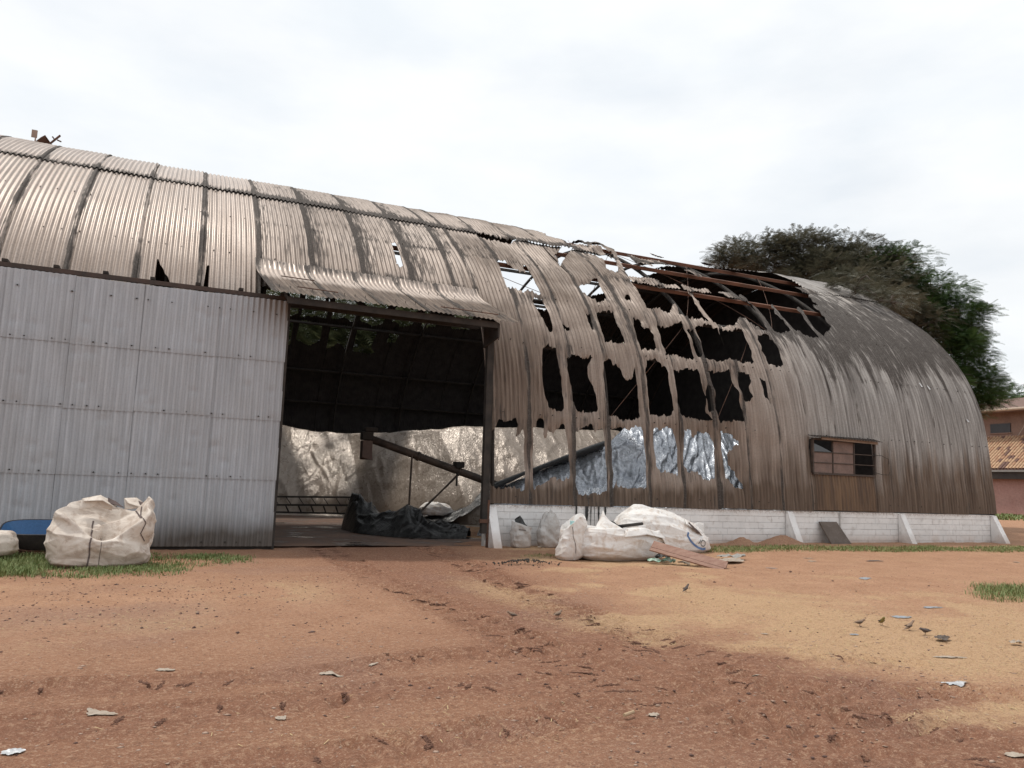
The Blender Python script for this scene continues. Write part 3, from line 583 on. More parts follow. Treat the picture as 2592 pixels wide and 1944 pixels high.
# soot lining of the far slope is the sheets' own black underside: purlins and ribs
def purlin(s, xa, xb, m, off=-.125, w=.06, h=.11):
    a = vault(np.array([xa, xb]), np.array([s, s]), off); n = vault(np.array([xa]), np.array([s]), off+1)[0]-a[0]
    return W(MB().bar(a[0], a[1], w, h, tuple(n)).build('purlin', m))
for s in (.22, 2.1, 3.92): purlin(s, X0+.1, 1.7, M_CHAR); purlin(s, 6.55, XE-.1, M_CHAR)
for s in (5.5, 7.2): purlin(s, X0+.1, XE-.1, M_CHAR if s < 6 else M_PURL)
for s in (8.95, 10.9): purlin(s, X0+.1, XE-.1, M_PURL)
for s in (13.2, STOT-13.2, STOT-10.9, STOT-9): purlin(s, X0+.1, XE-.1, M_CHAR)
for s in (STOT-8.1, STOT-5.5, STOT-3.9, STOT-2.1): purlin(s, X0+.1, XE-.1, M_CHAR)
for xr in (-6.9, -3.6, -.35, 2.95, 6.75, 9.82, 13.12, 16.25, 19.3, 22.3):
    lo = 0 if not (1.8 < xr < 6.3) else 4.6
    ss = np.linspace(lo, STOT, 90); A = vault(np.full(90, xr), ss, -.185); B = vault(np.full(90, xr), ss, -.29)
    V = np.concatenate([A-[.028, 0, 0], A+[.028, 0, 0], B+[.028, 0, 0], B-[.028, 0, 0]]); n = 90; q = np.arange(n-1)
    F = np.concatenate([np.stack([k*n+q, k*n+q+1, ((k+1) % 4)*n+q+1, ((k+1) % 4)*n+q], -1) for k in range(4)])
    W(mk('arch_rib', V, F, M_CHAR, None, False))
# bracing rods and sagging wires under the roof
for (xa, sa), (xb, sb) in [((9.75, 5.5), (12.98, 10.9)), ((12.98, 5.5), (16.1, 10.9)), ((12.98, 10.9), (16.1, 5.5)), ((16.1, 5.5), (19.3, 10.9)), ((9.75, 2.1), (12.98, 5.5)), ((12.98, 2.1), (14.9, 5.0)), ((6.62, 7.2), (9.75, 5.5)), ((11.0, 8.9), (12.98, 13.2))]:
    t = np.linspace(0, 1, 9); P = vault(xa+(xb-xa)*t, sa+(sb-sa)*t, -.14-.1*np.sin(np.pi*t)); W(MB().tube(P, .008, 5).build('brace_rod', M_RUST))
# torn sheet remains still bolted to the upper purlins
def scrap(xa, xb, sa, sb, seed, twist=.15):
    xs = np.linspace(xa, xb, max(4, int((xb-xa)/.02))); ss = np.linspace(sa, sb, max(4, int(abs(sb-sa)/.03))); X, S = np.meshgrid(xs, ss, indexing='ij')
    d = np.minimum(np.minimum(X-xa, xb-X), np.minimum(S-sa, sb-S))+.05*fbm(X*7, S*7, seed, 3)-.012
    x, s, fq, ft = clip_grid(X, S, d)
    if len(fq)+len(ft) == 0: return
    V = vault(x, s, .03+.016*np.cos(2*np.pi*x/PITCH)+twist*fbm(x*2.2, s*2.2, seed+2, 2))
    st = stain_at(x, s); st[:, 2] = .5
    W(mk('torn_sheet_scrap', V, [fq, ft], M_SHEET, None, True, np.stack([x, s], -1), st))
for k, a in enumerate([(12.0, 12.9, 7.1, 7.4), (12.7, 13.5, 7.05, 7.4), (13.6, 14.6, 7.05, 7.35), (15.2, 15.7, 6.95, 7.55), (13.0, 13.5, 8.8, 9.3), (14.8, 15.2, 8.5, 9.1), (16.9, 17.4, 10.7, 11.3), (14.6, 15.1, 10.8, 11.1), (18.0, 18.3, 10.6, 11.1), (11.1, 12.3, 9.3, 10.4), (12.9, 14.2, 9.0, 9.75), (19.5, 20.4, 8.7, 9.3), (11.9, 13.0, 7.2, 7.6)]):
    scrap(*a, seed=200+k, twist=.10 if k != 9 else .16)
# bolts on the sheets
mb = MB()
for ps in (.2, 2.1, 3.9, 5.5, 7.15, 8.85):
    k0 = int(math.ceil(-4.6/PITCH)); xs = np.arange(k0, int(XE/PITCH))*PITCH
    xs = xs[::3] if ps != .2 else xs[::3]
    if ps < 4: xs = xs[xs > 6.7]
    xs = xs+RNG.normal(0, .004, len(xs)); d = hole_dist(xs, np.full(len(xs), ps))
    for x, q in zip(xs, d):
        if q < .05 or RNG.random() < .35: continue
        s = ps+RNG.normal(0, .012); p = vault(np.array([x]*2), np.array([s, s+.01]), .018+.016); n = vault(np.array([x]), np.array([s]), 1.034)[0]-p[0]
        mb.tube([Vector(p[0])-Vector(n)*.02, Vector(p[0])+Vector(n)*.022], [.015, .009], 6)
W(tag(mb.build('bolt_heads', M_CHAR), kind='stuff'))

# --- gable ends
for xg in (X0+.02, XE-.03):
    sa = np.linspace(0, STOT, 120); P = vault(np.full(120, xg), sa, .004)
    V = np.concatenate([P, np.stack([np.full(120, xg), P[:, 1], np.full(120, .9)], -1)]); q = np.arange(119)
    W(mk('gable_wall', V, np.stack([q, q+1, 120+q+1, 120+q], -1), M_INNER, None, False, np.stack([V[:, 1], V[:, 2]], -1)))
# --- brick plinth, each brick a piece
pl = empty('plinth_wall', (8, D, 0)); keep(pl, wh)
def PW(o): o.parent = pl; o.matrix_parent_inverse = Matrix.Translation(-Vector((8, D, 0))); return o
PW(MB().box(6.52, XE-.01, D+.022, D+.22, -.1, .945).build('wall_core', M_MORTAR))
PW(MB().box(X0, 1.6, D+.0, D+.22, -.1, .945).build('wall_core', M_WHITE))
PW(MB().box(X0, XE, D+19.78, D+20, -.1, .945).build('rear_wall', M_CHAR))
for xg in (X0, XE-.22): PW(MB().box(xg, xg+.21, D+.23, D+19.77, -.1, .93).build('end_wall', M_CHAR))
BL, BH = .29, .1575
def brick_mesh():
    b = MB().box(-BL/2+.0015, BL/2-.0015, -.03, .03, -BH/2+.0035, BH/2-.0035); o = b.build('brick', M_WHITE)
    return o
proto = brick_mesh(); bme = proto.data; bpy.data.objects.remove(proto)
bb = bpy.data.meshes.new('b'); import bmesh
bm = bmesh.new(); bm.from_mesh(bme); bmesh.ops.bevel(bm, geom=bm.edges[:], offset=.0028, segments=1, affect='EDGES'); bm.to_mesh(bme); bm.free()
bpos = []
for r in range(6):
    x = 6.66+(BL/2 if r % 2 else 0)
    while x < XE-BL/2+.01:
        bpos.append((x, r)); x += BL
bpos.sort(key=lambda p: p[0]); rest = MB()
for k, (x, r) in enumerate(bpos):
    z = .002+BH*(r+.5); y = D+.03+.004+random.uniform(-.004, .004)
    if k < 300:
        o = bpy.data.objects.new('brick', bme); COL.objects.link(o); PW(o)
        o.matrix_parent_inverse = Matrix.Identity(4); o.location = (x-8, y-D, z); o.rotation_euler = (random.uniform(-.01, .01), random.uniform(-.008, .008), random.uniform(-.01, .01))
    else:
        hl = BL/2-.004; rest.box(x-hl, min(x+hl, XE-.005), y-.03, y+.03, z-BH/2+.004, z+BH/2-.004)
PW(tag(rest.build('far_bricks', M_WHITE), kind='stuff'))
# buttress fins
for xb, foot in ((6.52, .58), (15.1, .55), (19.3, .55), (23.28, .58)):
    w = .20; z0 = -.1; zt = .93
    y0 = D-.006
    V = [(xb, y0, z0), (xb+w, y0, z0), (xb+w, y0, zt), (xb, y0, zt), (xb, y0-.07, zt), (xb+w, y0-.07, zt), (xb+w, y0-foot, z0), (xb, y0-foot, z0)]
    F = [(3, 2, 5, 4), (4, 5, 6, 7), (0, 3, 4, 7), (1, 6, 5, 2), (0, 1, 2, 3), (0, 7, 6, 1)]
    W(MB().add(V, F).build('buttress', M_WHITE, bevel=.012))
W(MB().box(17.02, 17.06, D-.03, D-.004, .02, .93).build('drain_pipe', M_MORTAR))
# tar that ran down the plinth
M_TAR = NT('dripped_tar').fin((.018, .018, .02), .35, 0, None, .5)
for x, l, w in ((8.78, .42, .05), (9.06, .38, .10), (9.03, .52, .03), (9.17, .47, .03), (9.38, .40, .05), (9.56, .30, .06), (9.27, .52, .014)):
    n = 9; V = []; F = []
    for k in range(n):
        t = k/(n-1); ww = w*(1-.75*t**1.3)*(1+.25*random.uniform(-1, 1)); z = .95-l*t
        V += [(x-ww/2, D-.014, z), (x, D-.022, z), (x+ww/2, D-.014, z)]
        if k: a = 3*(k-1); F += [(a, a+3, a+4, a+1), (a+1, a+4, a+5, a+2)]
    W(MB().add(V, F).build('tar_drip', M_TAR, None, True))

# --- doorway: post, header, rail, jamb
W(MB().bar((6.42, D-.12, .32), (6.42, D-.06, 5.2), .13, .13, (0, 1, 0)).build('door_post', M_CHAR))
W(MB().bar((6.50, D-.16, .0), (6.50, D-.16, 1.05), .05, .05, (0, 1, 0)).add([(6.3, D-.2, .55), (6.56, D-.2, .55), (6.56, D-.14, .55), (6.3, D-.14, .55), (6.3, D-.2, .63), (6.56, D-.2, .63), (6.56, D-.14, .63), (6.3, D-.14, .63)], BOXF).build('latch_bar', M_RUST))
W(MB().bar((-6.9, D-.10, 5.0), (2.05, D-.10, 4.99), .06, .085).build('door_rail', simple('rail_steel', (.045, .035, .03), (.08, .05, .04), 4, .7)))
for x in np.arange(-6.2, 2, .8): W(MB().box(x, x+.09, D-.12, D+.4, 5.05, 5.10).build('rail_bracket', M_CHAR))
W(MB().box(1.7, 6.4, D+.62, D+.72, 5.0, 5.14).build('door_header', M_CHAR))
W(MB().bar((6.55, D+.06, .9), (6.55, D+.16, 4.9), .10, .12, (0, 1, 0)).build('door_jamb', M_CHAR))
W(MB().bar((1.75, D+.06, .0), (1.75, D+.2, 4.9), .12, .12, (0, 1, 0)).build('door_jamb', M_CHAR))
# --- sliding door of galvanised sheets
door = empty('sliding_door', (0, D-.16, 0)); keep(door, wh)
def DW(o): o.parent = door; o.matrix_parent_inverse = Matrix.Translation(-Vector((0, D-.16, 0))); return o
dcol = [-5.3, -4.15, -3.0, -1.86, -.72, .62, 1.97]; drow = [.06, 1.36, 2.55, 3.72, 4.93]
for ci, (xa, xb) in enumerate(zip(dcol[:-1], dcol[1:])):
    for ri, (za, zb) in enumerate(zip(drow[:-1], drow[1:])):
        jit = random.uniform(-.03, .03); skew = random.uniform(-.012, .012)
        xs = np.linspace(xa-.05, xb+(.05 if ci < 5 else 0), int((xb-xa+.1)/PITCH*6)); zs = np.linspace(za-.04*(ri > 0), zb+.0, 26)
        X, Z = np.meshgrid(xs, zs, indexing='ij')
        y = -.018*np.cos(2*np.pi*X/PITCH)-.012*((X-xa)/(xb-xa))-.016*(1-(Z-za)/(zb-za))-.008*fbm(X*1.2, Z*1.2, 300+ci, 3)
        for q in range(3):
            cx, cz = random.uniform(xa, xb), random.uniform(za, zb); y += .012*np.exp(-(((X-cx)/.09)**2+((Z-cz)/.06)**2))
        V = np.stack([X+skew*(Z-za), D-.16+y, Z+jit*(ri > 0)*.5], -1).reshape(-1, 3)
        Rr = np.clip((1-sstep(.1, .85, Z))*(.9+.3*fbm(X*2, Z*1, 7, 2))*sstep(-1.2, .6, X)+.35*(1-sstep(.05, .5, Z))+.10*sstep(1.5, 1.97, X), 0, 1)
        seam = np.exp(-((Z-za)/.05)**2)*.16+np.exp(-((X-xa)/.05)**2)*.16
        Gg = np.clip(sstep(3.9, 4.8, Z)*sstep(.9, 1.8, X)*.9+.25*fbm(X*1.5, Z*.7, 12, 3)+.10+seam, 0, 1)  # top right: awning's shade painted in as brown; the rest patchy stain and seams
        DW(mk('door_sheet', V, grid_quads(*X.shape), M_DOOR, None, True, np.stack([X, Z], -1).reshape(-1, 2), np.stack([Rr, Gg, 0*Rr], -1).reshape(-1, 3)))
bo = MB()
for z in drow[1:4]+[.12, 4.62]:
    for x in np.arange(-4.2, 1.9, PITCH*2):
        if random.random() < .5: continue
        xx = x+random.uniform(-.02, .02); bo.tube([(xx, D-.165, z+.02), (xx, D-.205, z+.02)], [.014, .008], 6)
DW(tag(bo.build('door_bolts', M_CHAR), kind='stuff'))
fr = MB().bar((1.99, D-.13, .0), (1.985, D-.13, 4.95), .05, .07, (0, 1, 0)).bar((-5.3, D-.10, .03), (1.97, D-.10, .03), .05, .06).bar((-5.3, D-.10, 4.9), (1.97, D-.10, 4.9), .05, .06)
DW(fr.build('door_frame', M_CHAR))
# --- awning over the doorway
aw = empty('awning', (4, D, 5.3)); keep(aw, wh)
def AW(o): o.parent = aw; o.matrix_parent_inverse = Matrix.Translation(-Vector((4, D, 5.3))); return o
apro = np.array([(1.30, 6.10), (1.08, 5.87), (.76, 5.69), (.32, 5.50), (-.1, 5.31), (-.55, 5.10), (-.98, 4.89)])
aS = np.r_[0, np.cumsum(np.hypot(*np.diff(apro, axis=0).T))]
aseam = [1.42, 2.48, 3.52, 4.50, 5.50, 6.52]
for k, (xa, xb) in enumerate(zip(aseam[:-1], aseam[1:])):
    L1 = aS[-1]-(.02*((k*3) % 4-1.5)/3)
    xs = np.linspace(xa-.05, xb+.04, 60); ss = np.linspace(0, L1, 40); X, S = np.meshgrid(xs, ss, indexing='ij')
    yy = np.interp(S, aS, apro[:, 0]); zz = np.interp(S, aS, apro[:, 1]); t = S/aS[-1]
    z = zz+.0125*np.cos(2*np.pi*X/PITCH)+.030-.012*(X-xa)+.028*fbm(X*1.1, S*1.0, 400+k, 3)*(.3+.3*t)+.008*t*np.sin((X-1.4)*1.1)
    V = np.stack([X+.19*t*(S/aS[-1])*.9, D+yy, z], -1).reshape(-1, 3)
    n = fbm(X*1.4, S*1.2, 420, 3)
    st = np.stack([np.clip(.14+.22*sstep(.35, .6, t)+.5*np.exp(-((X-xa)/.07)**2)+.45*sstep(.2, -.02, t)+.25*n, 0, 1), np.full(X.shape, .06), np.clip(.15+sstep(.3, .55, t+.1*n)*(.85), 0, 1)], -1).reshape(-1, 3)
    AW(mk('awning_sheet', V, grid_quads(*X.shape)[:, ::-1], M_SHEET, None, True, np.stack([X, S+20], -1).reshape(-1, 2), st))
AW(MB().box(1.85, 6.28, D-.86, D-.82, 4.75, 4.88).build('fascia_board', M_CHAR))
AW(MB().add([(6.29, D-.86, 4.55), (6.29, D-.02, 4.44), (6.29, D-.02, 5.2), (6.29, D-.86, 4.85), (6.33, D-.86, 4.55), (6.33, D-.02, 4.44), (6.33, D-.02, 5.2), (6.33, D-.86, 4.85)], BOXF).build('awning_cheek', M_CHAR))
for x in (1.9, 3.4, 5.0, 6.2): AW(MB().bar((x, D-.84, 4.83), (x, D+.9, 5.5), .06, .09).build('awning_bracket', M_CHAR))
for (xa, ta), (xb, tb) in (((1.72, 1.3), (2.4, 1.35)), ((1.95, 2.2), (2.75, 2.25)), ((4.9, 2.35), (6.2, 2.4))):
    pa = (xa+.1, D+np.interp(ta, aS, apro[:, 0]), np.interp(ta, aS, apro[:, 1])+.085); pb = (xb+.1, D+np.interp(tb, aS, apro[:, 0]), np.interp(tb, aS, apro[:, 1])+.085)
    AW(MB().tube([pa, pb], .012, 5).build('reinforcing_rod', M_RUST))
hk = MB()
for x in np.arange(1.7, 6.5, PITCH*2):
    for tt in (1.0, 2.3):
        if random.random() < .25: continue
        y = D+np.interp(tt, aS, apro[:, 0]); z = np.interp(tt, aS, apro[:, 1])+.05; hk.tube([(x, y, z), (x, y-.005, z+.055)], .007, 4)
AW(tag(hk.build('hook_bolts', M_CHAR), kind='stuff'))

# --- steel window with pressed panels
win = empty('window', (17.3, D+.08, 2.4)); keep(win, wh)
def WW(o): o.parent = win; o.matrix_parent_inverse = Matrix.Translation(-Vector((17.3, D+.08, 2.4))); return o
M_WF = simple('burnt_window_steel', (.10, .07, .055), (.05, .04, .035), 6, .75)
M_WP = simple('scorched_pink_panel', (.24, .165, .14), (.16, .115, .10), 4, .75)
yw = D+.03
f = MB()
for z in (1.97, 2.92): f.box(16.13, 18.47, yw-.03, yw+.05, z-.025, z+.025)
for x in (16.13, 18.47): f.box(x-.025, x+.025, yw-.03, yw+.05, 1.998, 2.892)
WW(f.build('window_frame', M_WF))
f = MB()
for x in (16.86, 17.66): f.box(x-.016, x+.016, yw-.022, yw+.03, 1.998, 2.892)
for z in (2.27, 2.56): f.box(16.16, 18.44, yw-.020, yw+.028, z-.011, z+.011)
WW(f.build('glazing_bars', M_WF))
for xa, xb, za, zb in ((16.17, 16.84, 2.0, 2.26), (16.17, 16.84, 2.285, 2.55), (16.88, 17.64, 2.0, 2.26), (16.88, 17.64, 2.285, 2.55), (16.88, 17.64, 2.575, 2.88)):
    WW(MB().box(xa, xb, yw+.0, yw+.012, za, zb).build('pane', M_WP))
M_GL = NT('broken_glass').fin((.05, .055, .06), .12, 0, None, .6)
WW(MB().add([(16.17, yw+.006, 2.58), (16.84, yw+.006, 2.58), (16.45, yw+.006, 2.72), (16.17, yw+.006, 2.80)], [(0, 1, 2, 3)]).build('broken_pane', M_GL))
k = NT('rust_stained_sheet'); uvp = k.coord((9, .6, 1), 'UV'); st_n = k.noise(uvp, 1, 6, .6); M_RS = k.fin(k.mix(k.ramp(st_n, [(.40, 0.), (.60, 1.)]), (.115, .08, .06), (.20, .132, .085)), .78, 0, None, .2)
px_, ps_ = np.meshgrid(np.linspace(16.2, 18.42, 130), np.linspace(.03, 1.0, 24), indexing='ij')
W(mk('patch_sheet', vault(px_.ravel(), ps_.ravel(), (.020*np.cos(2*np.pi*px_/PITCH)+.045+.01*fbm(px_, ps_, 88, 2)).ravel()), grid_quads(*px_.shape), M_RS, None, True, np.stack([px_, ps_], -1).reshape(-1, 2)))
hx = np.linspace(15.95, 18.52, 150); V = []; F = []
for k, x in enumerate(hx):
    c = .011*math.cos(2*math.pi*x/PITCH); V += [(x, D+.04, 3.02+c), (x+.02, D-.20, 2.965+c-.012*(x-16))]
    if k: F.append((2*k-2, 2*k, 2*k+1, 2*k-1))
WW(mk('window_hood', V, np.array(F), M_SHEET, None, True, np.array([(v[0], v[2]) for v in V]), np.tile([.2, .3, .6], (len(V), 1))))
WW(MB().bar((16.3, D-.12, 2.94), (18.45, D-.10, 2.90), .03, .07).build('hood_batten', simple('scorched_batten', (.33, .24, .18), (.2, .14, .1), 6)))
for pts in ([(18.35, yw-.03, 2.55), (18.6, yw-.12, 2.56), (18.85, yw-.14, 2.47), (18.92, yw-.10, 2.33)], [(18.4, yw-.03, 2.08), (18.65, yw-.1, 2.02), (18.9, yw-.1, 2.02), (18.95, yw-.1, 2.1)]):
    WW(MB().tube(pts, .008, 5).build('loose_wire', M_CHAR))

# pale plates standing in for spots of light through the right-hand sheets
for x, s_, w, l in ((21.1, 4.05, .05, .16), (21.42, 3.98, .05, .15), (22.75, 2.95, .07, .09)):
    p = vault(np.array([x, x+w, x+w*1.2, x+w*.2]), np.array([s_, s_, s_-l, s_-l]), np.array([.035, .035, .07, .06])); W(mk('light_spot_plate', p, [(3, 2, 1, 0)], simple('light_spot_pale', (.62, .62, .62), (.5, .5, .5), 9, .45), None, False))
# scrap on the ridge
t = empty('roof_scrap', (-3.75, 23.2, 10.0), 'bent rusty metal scrap standing on the roof ridge at far left', 'scrap')
def sheet_piece(V, F, name, m, parent): return mk(name, V, F, m, parent, False)
sheet_piece([(-.22, 0, .02), (.1, .1, .05), (.22, .05, .02), (.02, -.05, .26), (-.08, .0, .2)], [(0, 1, 3, 4), (1, 2, 3), (0, 4, 1)], 'bent_plate', M_RUST, t)
MB().box(-.30, -.17, -.02, .03, .16, .36).bar((-.2, 0, .02), (-.2, 0, .2), .03, .03).build('tab', simple('pale_scale', (.4, .3, .25), (.3, .2, .16)), t)
MB().bar((.12, 0, .03), (.36, 0, .34), .08, .03).bar((.30, 0, .20), (.40, 0, .17), .03, .03).bar((.24, 0, .2), (.18, 0, .27), .03, .03).build('hook', M_RUST, t)

# ================================================================== INSIDE: covered grain heaps, auger, loose plastic
def tarp_material(name, ca, cb, cd, rough=.27, metal=.35, dark=None):
    k = NT(name); p = k.coord((1, 1, 1), 'Object'); n = k.noise(p, .7, 6, .6); n2 = k.noise(p, 3.2, 6, .6, .8)
    mp = k.n('ShaderNodeMapping'); mp.inputs['Rotation'].default_value = (.4, .2, .6); mp.inputs['Scale'].default_value = (5.5, 5.5, 1.6); k.link(p, mp.inputs[0])
    v = k.voro(mp.outputs[0], 1.1, 'SMOOTH_F1'); w = k.noise(mp.outputs[0], 2.2, 5, .55, 1.2)
    c = k.mix(k.ramp(n, [(.35, 0.), (.65, 1.)]), ca, cb)
    c = k.mix(k.ramp(n2, [(.30, .55), (.46, 0.)]), c, cd)
    b = k.bump(w, .45, .06); b = k.bump(v, .12, .05, b)
    return k.fin(c, k.math('ADD', rough, k.math('MULTIPLY', n2, .18)), metal, b, .5)
M_TARP_T = tarp_material('dusty_silver_tarpaulin', (.30, .24, .195), (.385, .32, .265), (.22, .175, .14), .20, .15)
M_TARP_B = tarp_material('blue_silver_tarpaulin', (.42, .45, .50), (.60, .625, .67), (.22, .24, .30), .18, .55)
M_BLACKP = tarp_material('black_plastic_film', (.011, .011, .011), (.018, .018, .018), (.032, .027, .024), .24, 0)
# rear heap under the dusty tarpaulin
X, Y = np.meshgrid(np.linspace(-3, 19, 560), np.linspace(0, 1, 150), indexing='ij')
fr0 = np.interp(X, [-3, 4.5, 6.5, 9, 11, 19], [29.5, 29.4, 28.0, 23.6, 22.6, 22.3])+.3*fbm(X*.4, X*0, 501, 3)
Y = fr0-1.2+Y*(35.6-fr0+1.2)
top = np.interp(X, [-3, 2, 4, 5.2, 6.4, 8.6, 10.5, 12.5, 15, 19], [3.3, 3.6, 3.45, 3.2, 3.12, 3.25, 3.4, 3.45, 3.5, 3.5])+.06*fbm(X*.9, X*0+3, 502, 3)
u = np.clip((Y-fr0)/3.3, -.2, 1.25)
Z = .04+top*np.clip(u, 0, 1)**.72
Z = np.where(u > 1, .04+top-.12*(u-1), Z)
fold = ridged(X*1.1+.5*Y, Y*.35+Z*.5, 510, 2)*.09+fbm(X*2.6-.8*Z, Z*1.2, 511, 2)*.04+creases(X, Z, 700, 513, (-2, 17), (0, 3.8), .42, .028, .055, 1.15, .55)
Yd = Y-fold*sstep(0, .12, u)*(1-.4*u)
tt = mk('covered_heap', np.stack([X, Yd, np.maximum(Z+.35*fold*(u > .05), .035)], -1).reshape(-1, 3), grid_quads(*X.shape), M_TARP_T, None, True)
tag(tt, 'long heap under a dusty tan-silver tarpaulin at the back of the warehouse', 'covered heap')
# nearer heap under the blue-silver sheet, behind the torn wall
hb = empty('covered_heap', (13, 19, 0), 'heap under a crumpled blue-silver sheet behind the torn wall panels', 'covered heap')
X, Y = np.meshgrid(np.linspace(7.55, 17.6, 520), np.linspace(16.75, 25.5, 230), indexing='ij')
crest = np.interp(X, [7.55, 8.05, 9.5, 11.6, 12.3, 15, 16.9, 17.6], [.05, 1.25, 1.85, 2.70, 3.35, 3.45, 3.0, 1.0])
crest = np.interp(X-np.clip(Y-19.2, 0, 9)*.48, [7.55, 8.05, 9.5, 11.6, 12.3, 15, 16.9, 17.6], [.0, 1.25, 1.85, 2.70, 3.35, 3.45, 3.0, 1.0])
u = (Y-16.85)/2.9
prof = np.where(u < 1, .10+.90*np.clip(u, 0, 1)**.8, 1-.22*(u-1)**1.3)
Z = crest*np.clip(prof, 0, 1)
fold = ridged((X-.75*Z)*1.5, Z*.28+Y*.2, 520, 3)*.04+creases(X, Z, 650, 523, (7.6, 17.4), (0, 3.6), .65, .022, .060, .85, .22)+.02*fbm(X*5, Z*5, 524, 2)
keep(mk('sheet_cover', np.stack([X+.3*fold, Y-fold, Z+.5*fold], -1).reshape(-1, 3), grid_quads(*X.shape), M_TARP_B, None, True), hb)
xs = np.linspace(7.95, 11.7, 80); V = []
for x in xs:
    z = float(np.interp(x, [6.9, 8.0, 9.5, 11.6, 12.6], [.25, 1.28, 1.85, 2.62, 3.02])); wv = .05*math.exp(-((x-11.1)/1.2)**2)+.02
    n = .05*float(vn(x*3, 0, 5))
    V += [(x, 19.40, z-.03+n), (x, 19.3+n, z+.05+wv*.5), (x, 19.5, z+.07+wv), (x, 19.9, z+.0)]
keep(mk('rolled_edge', V, grid_quads(80, 4), M_BLACKP, None, True), hb)
# crumpled black plastic in the doorway
n1, n2_ = 240, 90; U, Vv = np.meshgrid(np.linspace(0, 1, n1), np.linspace(-1, 1, n2_), indexing='ij')
cx = np.interp(U, [0, .25, .5, .75, 1], [4.62, 4.9, 5.55, 6.2, 7.0]); cy = np.interp(U, [0, .25, .5, .75, 1], [21.6, 20.4, 19.3, 18.7, 18.3])
hh = np.interp(U, [0, .06, .18, .34, .46, .55, .66, .8, 1], [.45, .95, .88, .48, .54, .80, .42, .28, .18])
wd = np.interp(U, [0, .2, .5, .8, 1], [.45, .85, 1.0, .8, .45])
lobe = np.clip(1-np.abs(Vv)**1.6, 0, 1)
cr = ridged(U*7+Vv, Vv*1.6, 530, 2)*.10+creases(U*5, Vv*1.2, 90, 531, (0, 5), (-1.2, 1.2), .4, .05, .11, .6, .9)
V = np.stack([cx+Vv*wd*.45+.05*cr, cy+Vv*wd*.8-.5*cr*lobe, .045+np.maximum(0, hh*lobe+cr*lobe*.9)], -1)
tag(mk('black_plastic_sheet', V.reshape(-1, 3), grid_quads(n1, n2_), M_BLACKP, None, True), 'crumpled black plastic sheet lying across the doorway floor', 'plastic sheet')
# film slung at the right of the doorway, carrying a white bundle
U, Vv = np.meshgrid(np.linspace(0, 1, 70), np.linspace(0, 1, 30), indexing='ij')
sx = 6.9+3.0*U; sz = .20+1.1*U**2.4+.10*np.sin(Vv*np.pi); sy = 24.2-.5*U+1.5*(Vv-.3)
zz = sz-.42*np.sin(np.clip(1-Vv, 0, 1)*np.pi*.5)*U*(1-U)*2.2+.06*ridged(U*8, Vv*4, 540, 3)
tag(mk('black_plastic_sheet', np.stack([sx, sy, np.maximum(zz, .06)], -1).reshape(-1, 3), grid_quads(70, 30), M_BLACKP, None, True), 'black plastic film slung upward behind the right door post', 'plastic sheet')

# auger conveyor
ag = empty('grain_auger', (6.2, 20.2, 0), 'inclined brown tube auger propped on thin legs in the doorway', 'auger')
M_AUG = simple('sooty_brown_steel', (.12, .085, .065), (.055, .042, .035), 4, .65, .2)
A, B = Vector((4.75, 20.4, 2.52)), Vector((8.9, 20.0, 1.22))
dirv = (B-A).normalized()
keep(MB().tube([A, A.lerp(B, .3), A.lerp(B, .6), B], .105, 14).build('auger_tube', M_AUG, None, True), ag)
for q in (.02, .34, .62, .80): keep(MB().tube([A.lerp(B, q), A.lerp(B, q)+dirv*.07], .128, 14).build('flange', M_AUG, None, True), ag)
keep(MB().box(4.64, 4.94, 20.25, 20.55, 2.44, 2.66).box(4.72, 5.06, 20.3, 20.5, 2.662, 2.78).build('drive_housing', M_CHAR, None, False, .02), ag)
V = []
for z, w in ((2.42, .26), (2.05, .26), (1.92, .25)): V += [(4.79-w/2, 20.25, z), (4.79+w/2, 20.25, z+.0), (4.79+w/2, 20.55, z), (4.79-w/2, 20.55, z)]
V[8] = (4.66, 20.25, 1.98); V[9] = (4.95, 20.25, 1.90)
F = [(0, 1, 5, 4), (1, 2, 6, 5), (2, 3, 7, 6), (3, 0, 4, 7), (4, 5, 9, 8), (5, 6, 10, 9), (6, 7, 11, 10), (7, 4, 8, 11)]
keep(MB().add(V, F).build('discharge_chute', simple('brown_chute', (.16, .105, .085), (.10, .07, .06), 3)), ag)
keep(MB().tube([A.lerp(B, .30)-Vector((0, .1, .05)), (5.95, 20.1, .03)], .026, 8).build('leg', M_AUG), ag)
keep(MB().tube([A.lerp(B, .62)-Vector((0, .1, .08)), (6.05, 19.85, .45), (5.9, 19.75, .04)], .028, 8).build('brace', M_AUG), ag)
keep(MB().tube([A.lerp(B, .63)+Vector((0, .12, -.08)), (6.15, 20.2, .40)], .022, 8).build('brace', M_AUG), ag)
keep(MB().box(7.22, 7.45, 20.0, 20.3, 1.80, 1.96).build('inlet_cover', M_CHAR), ag)
keep(MB().bar((7.26, 20.05, 1.66), (7.26, 20.05, 1.30), .05, .03).build('hanger', M_CHAR), ag)
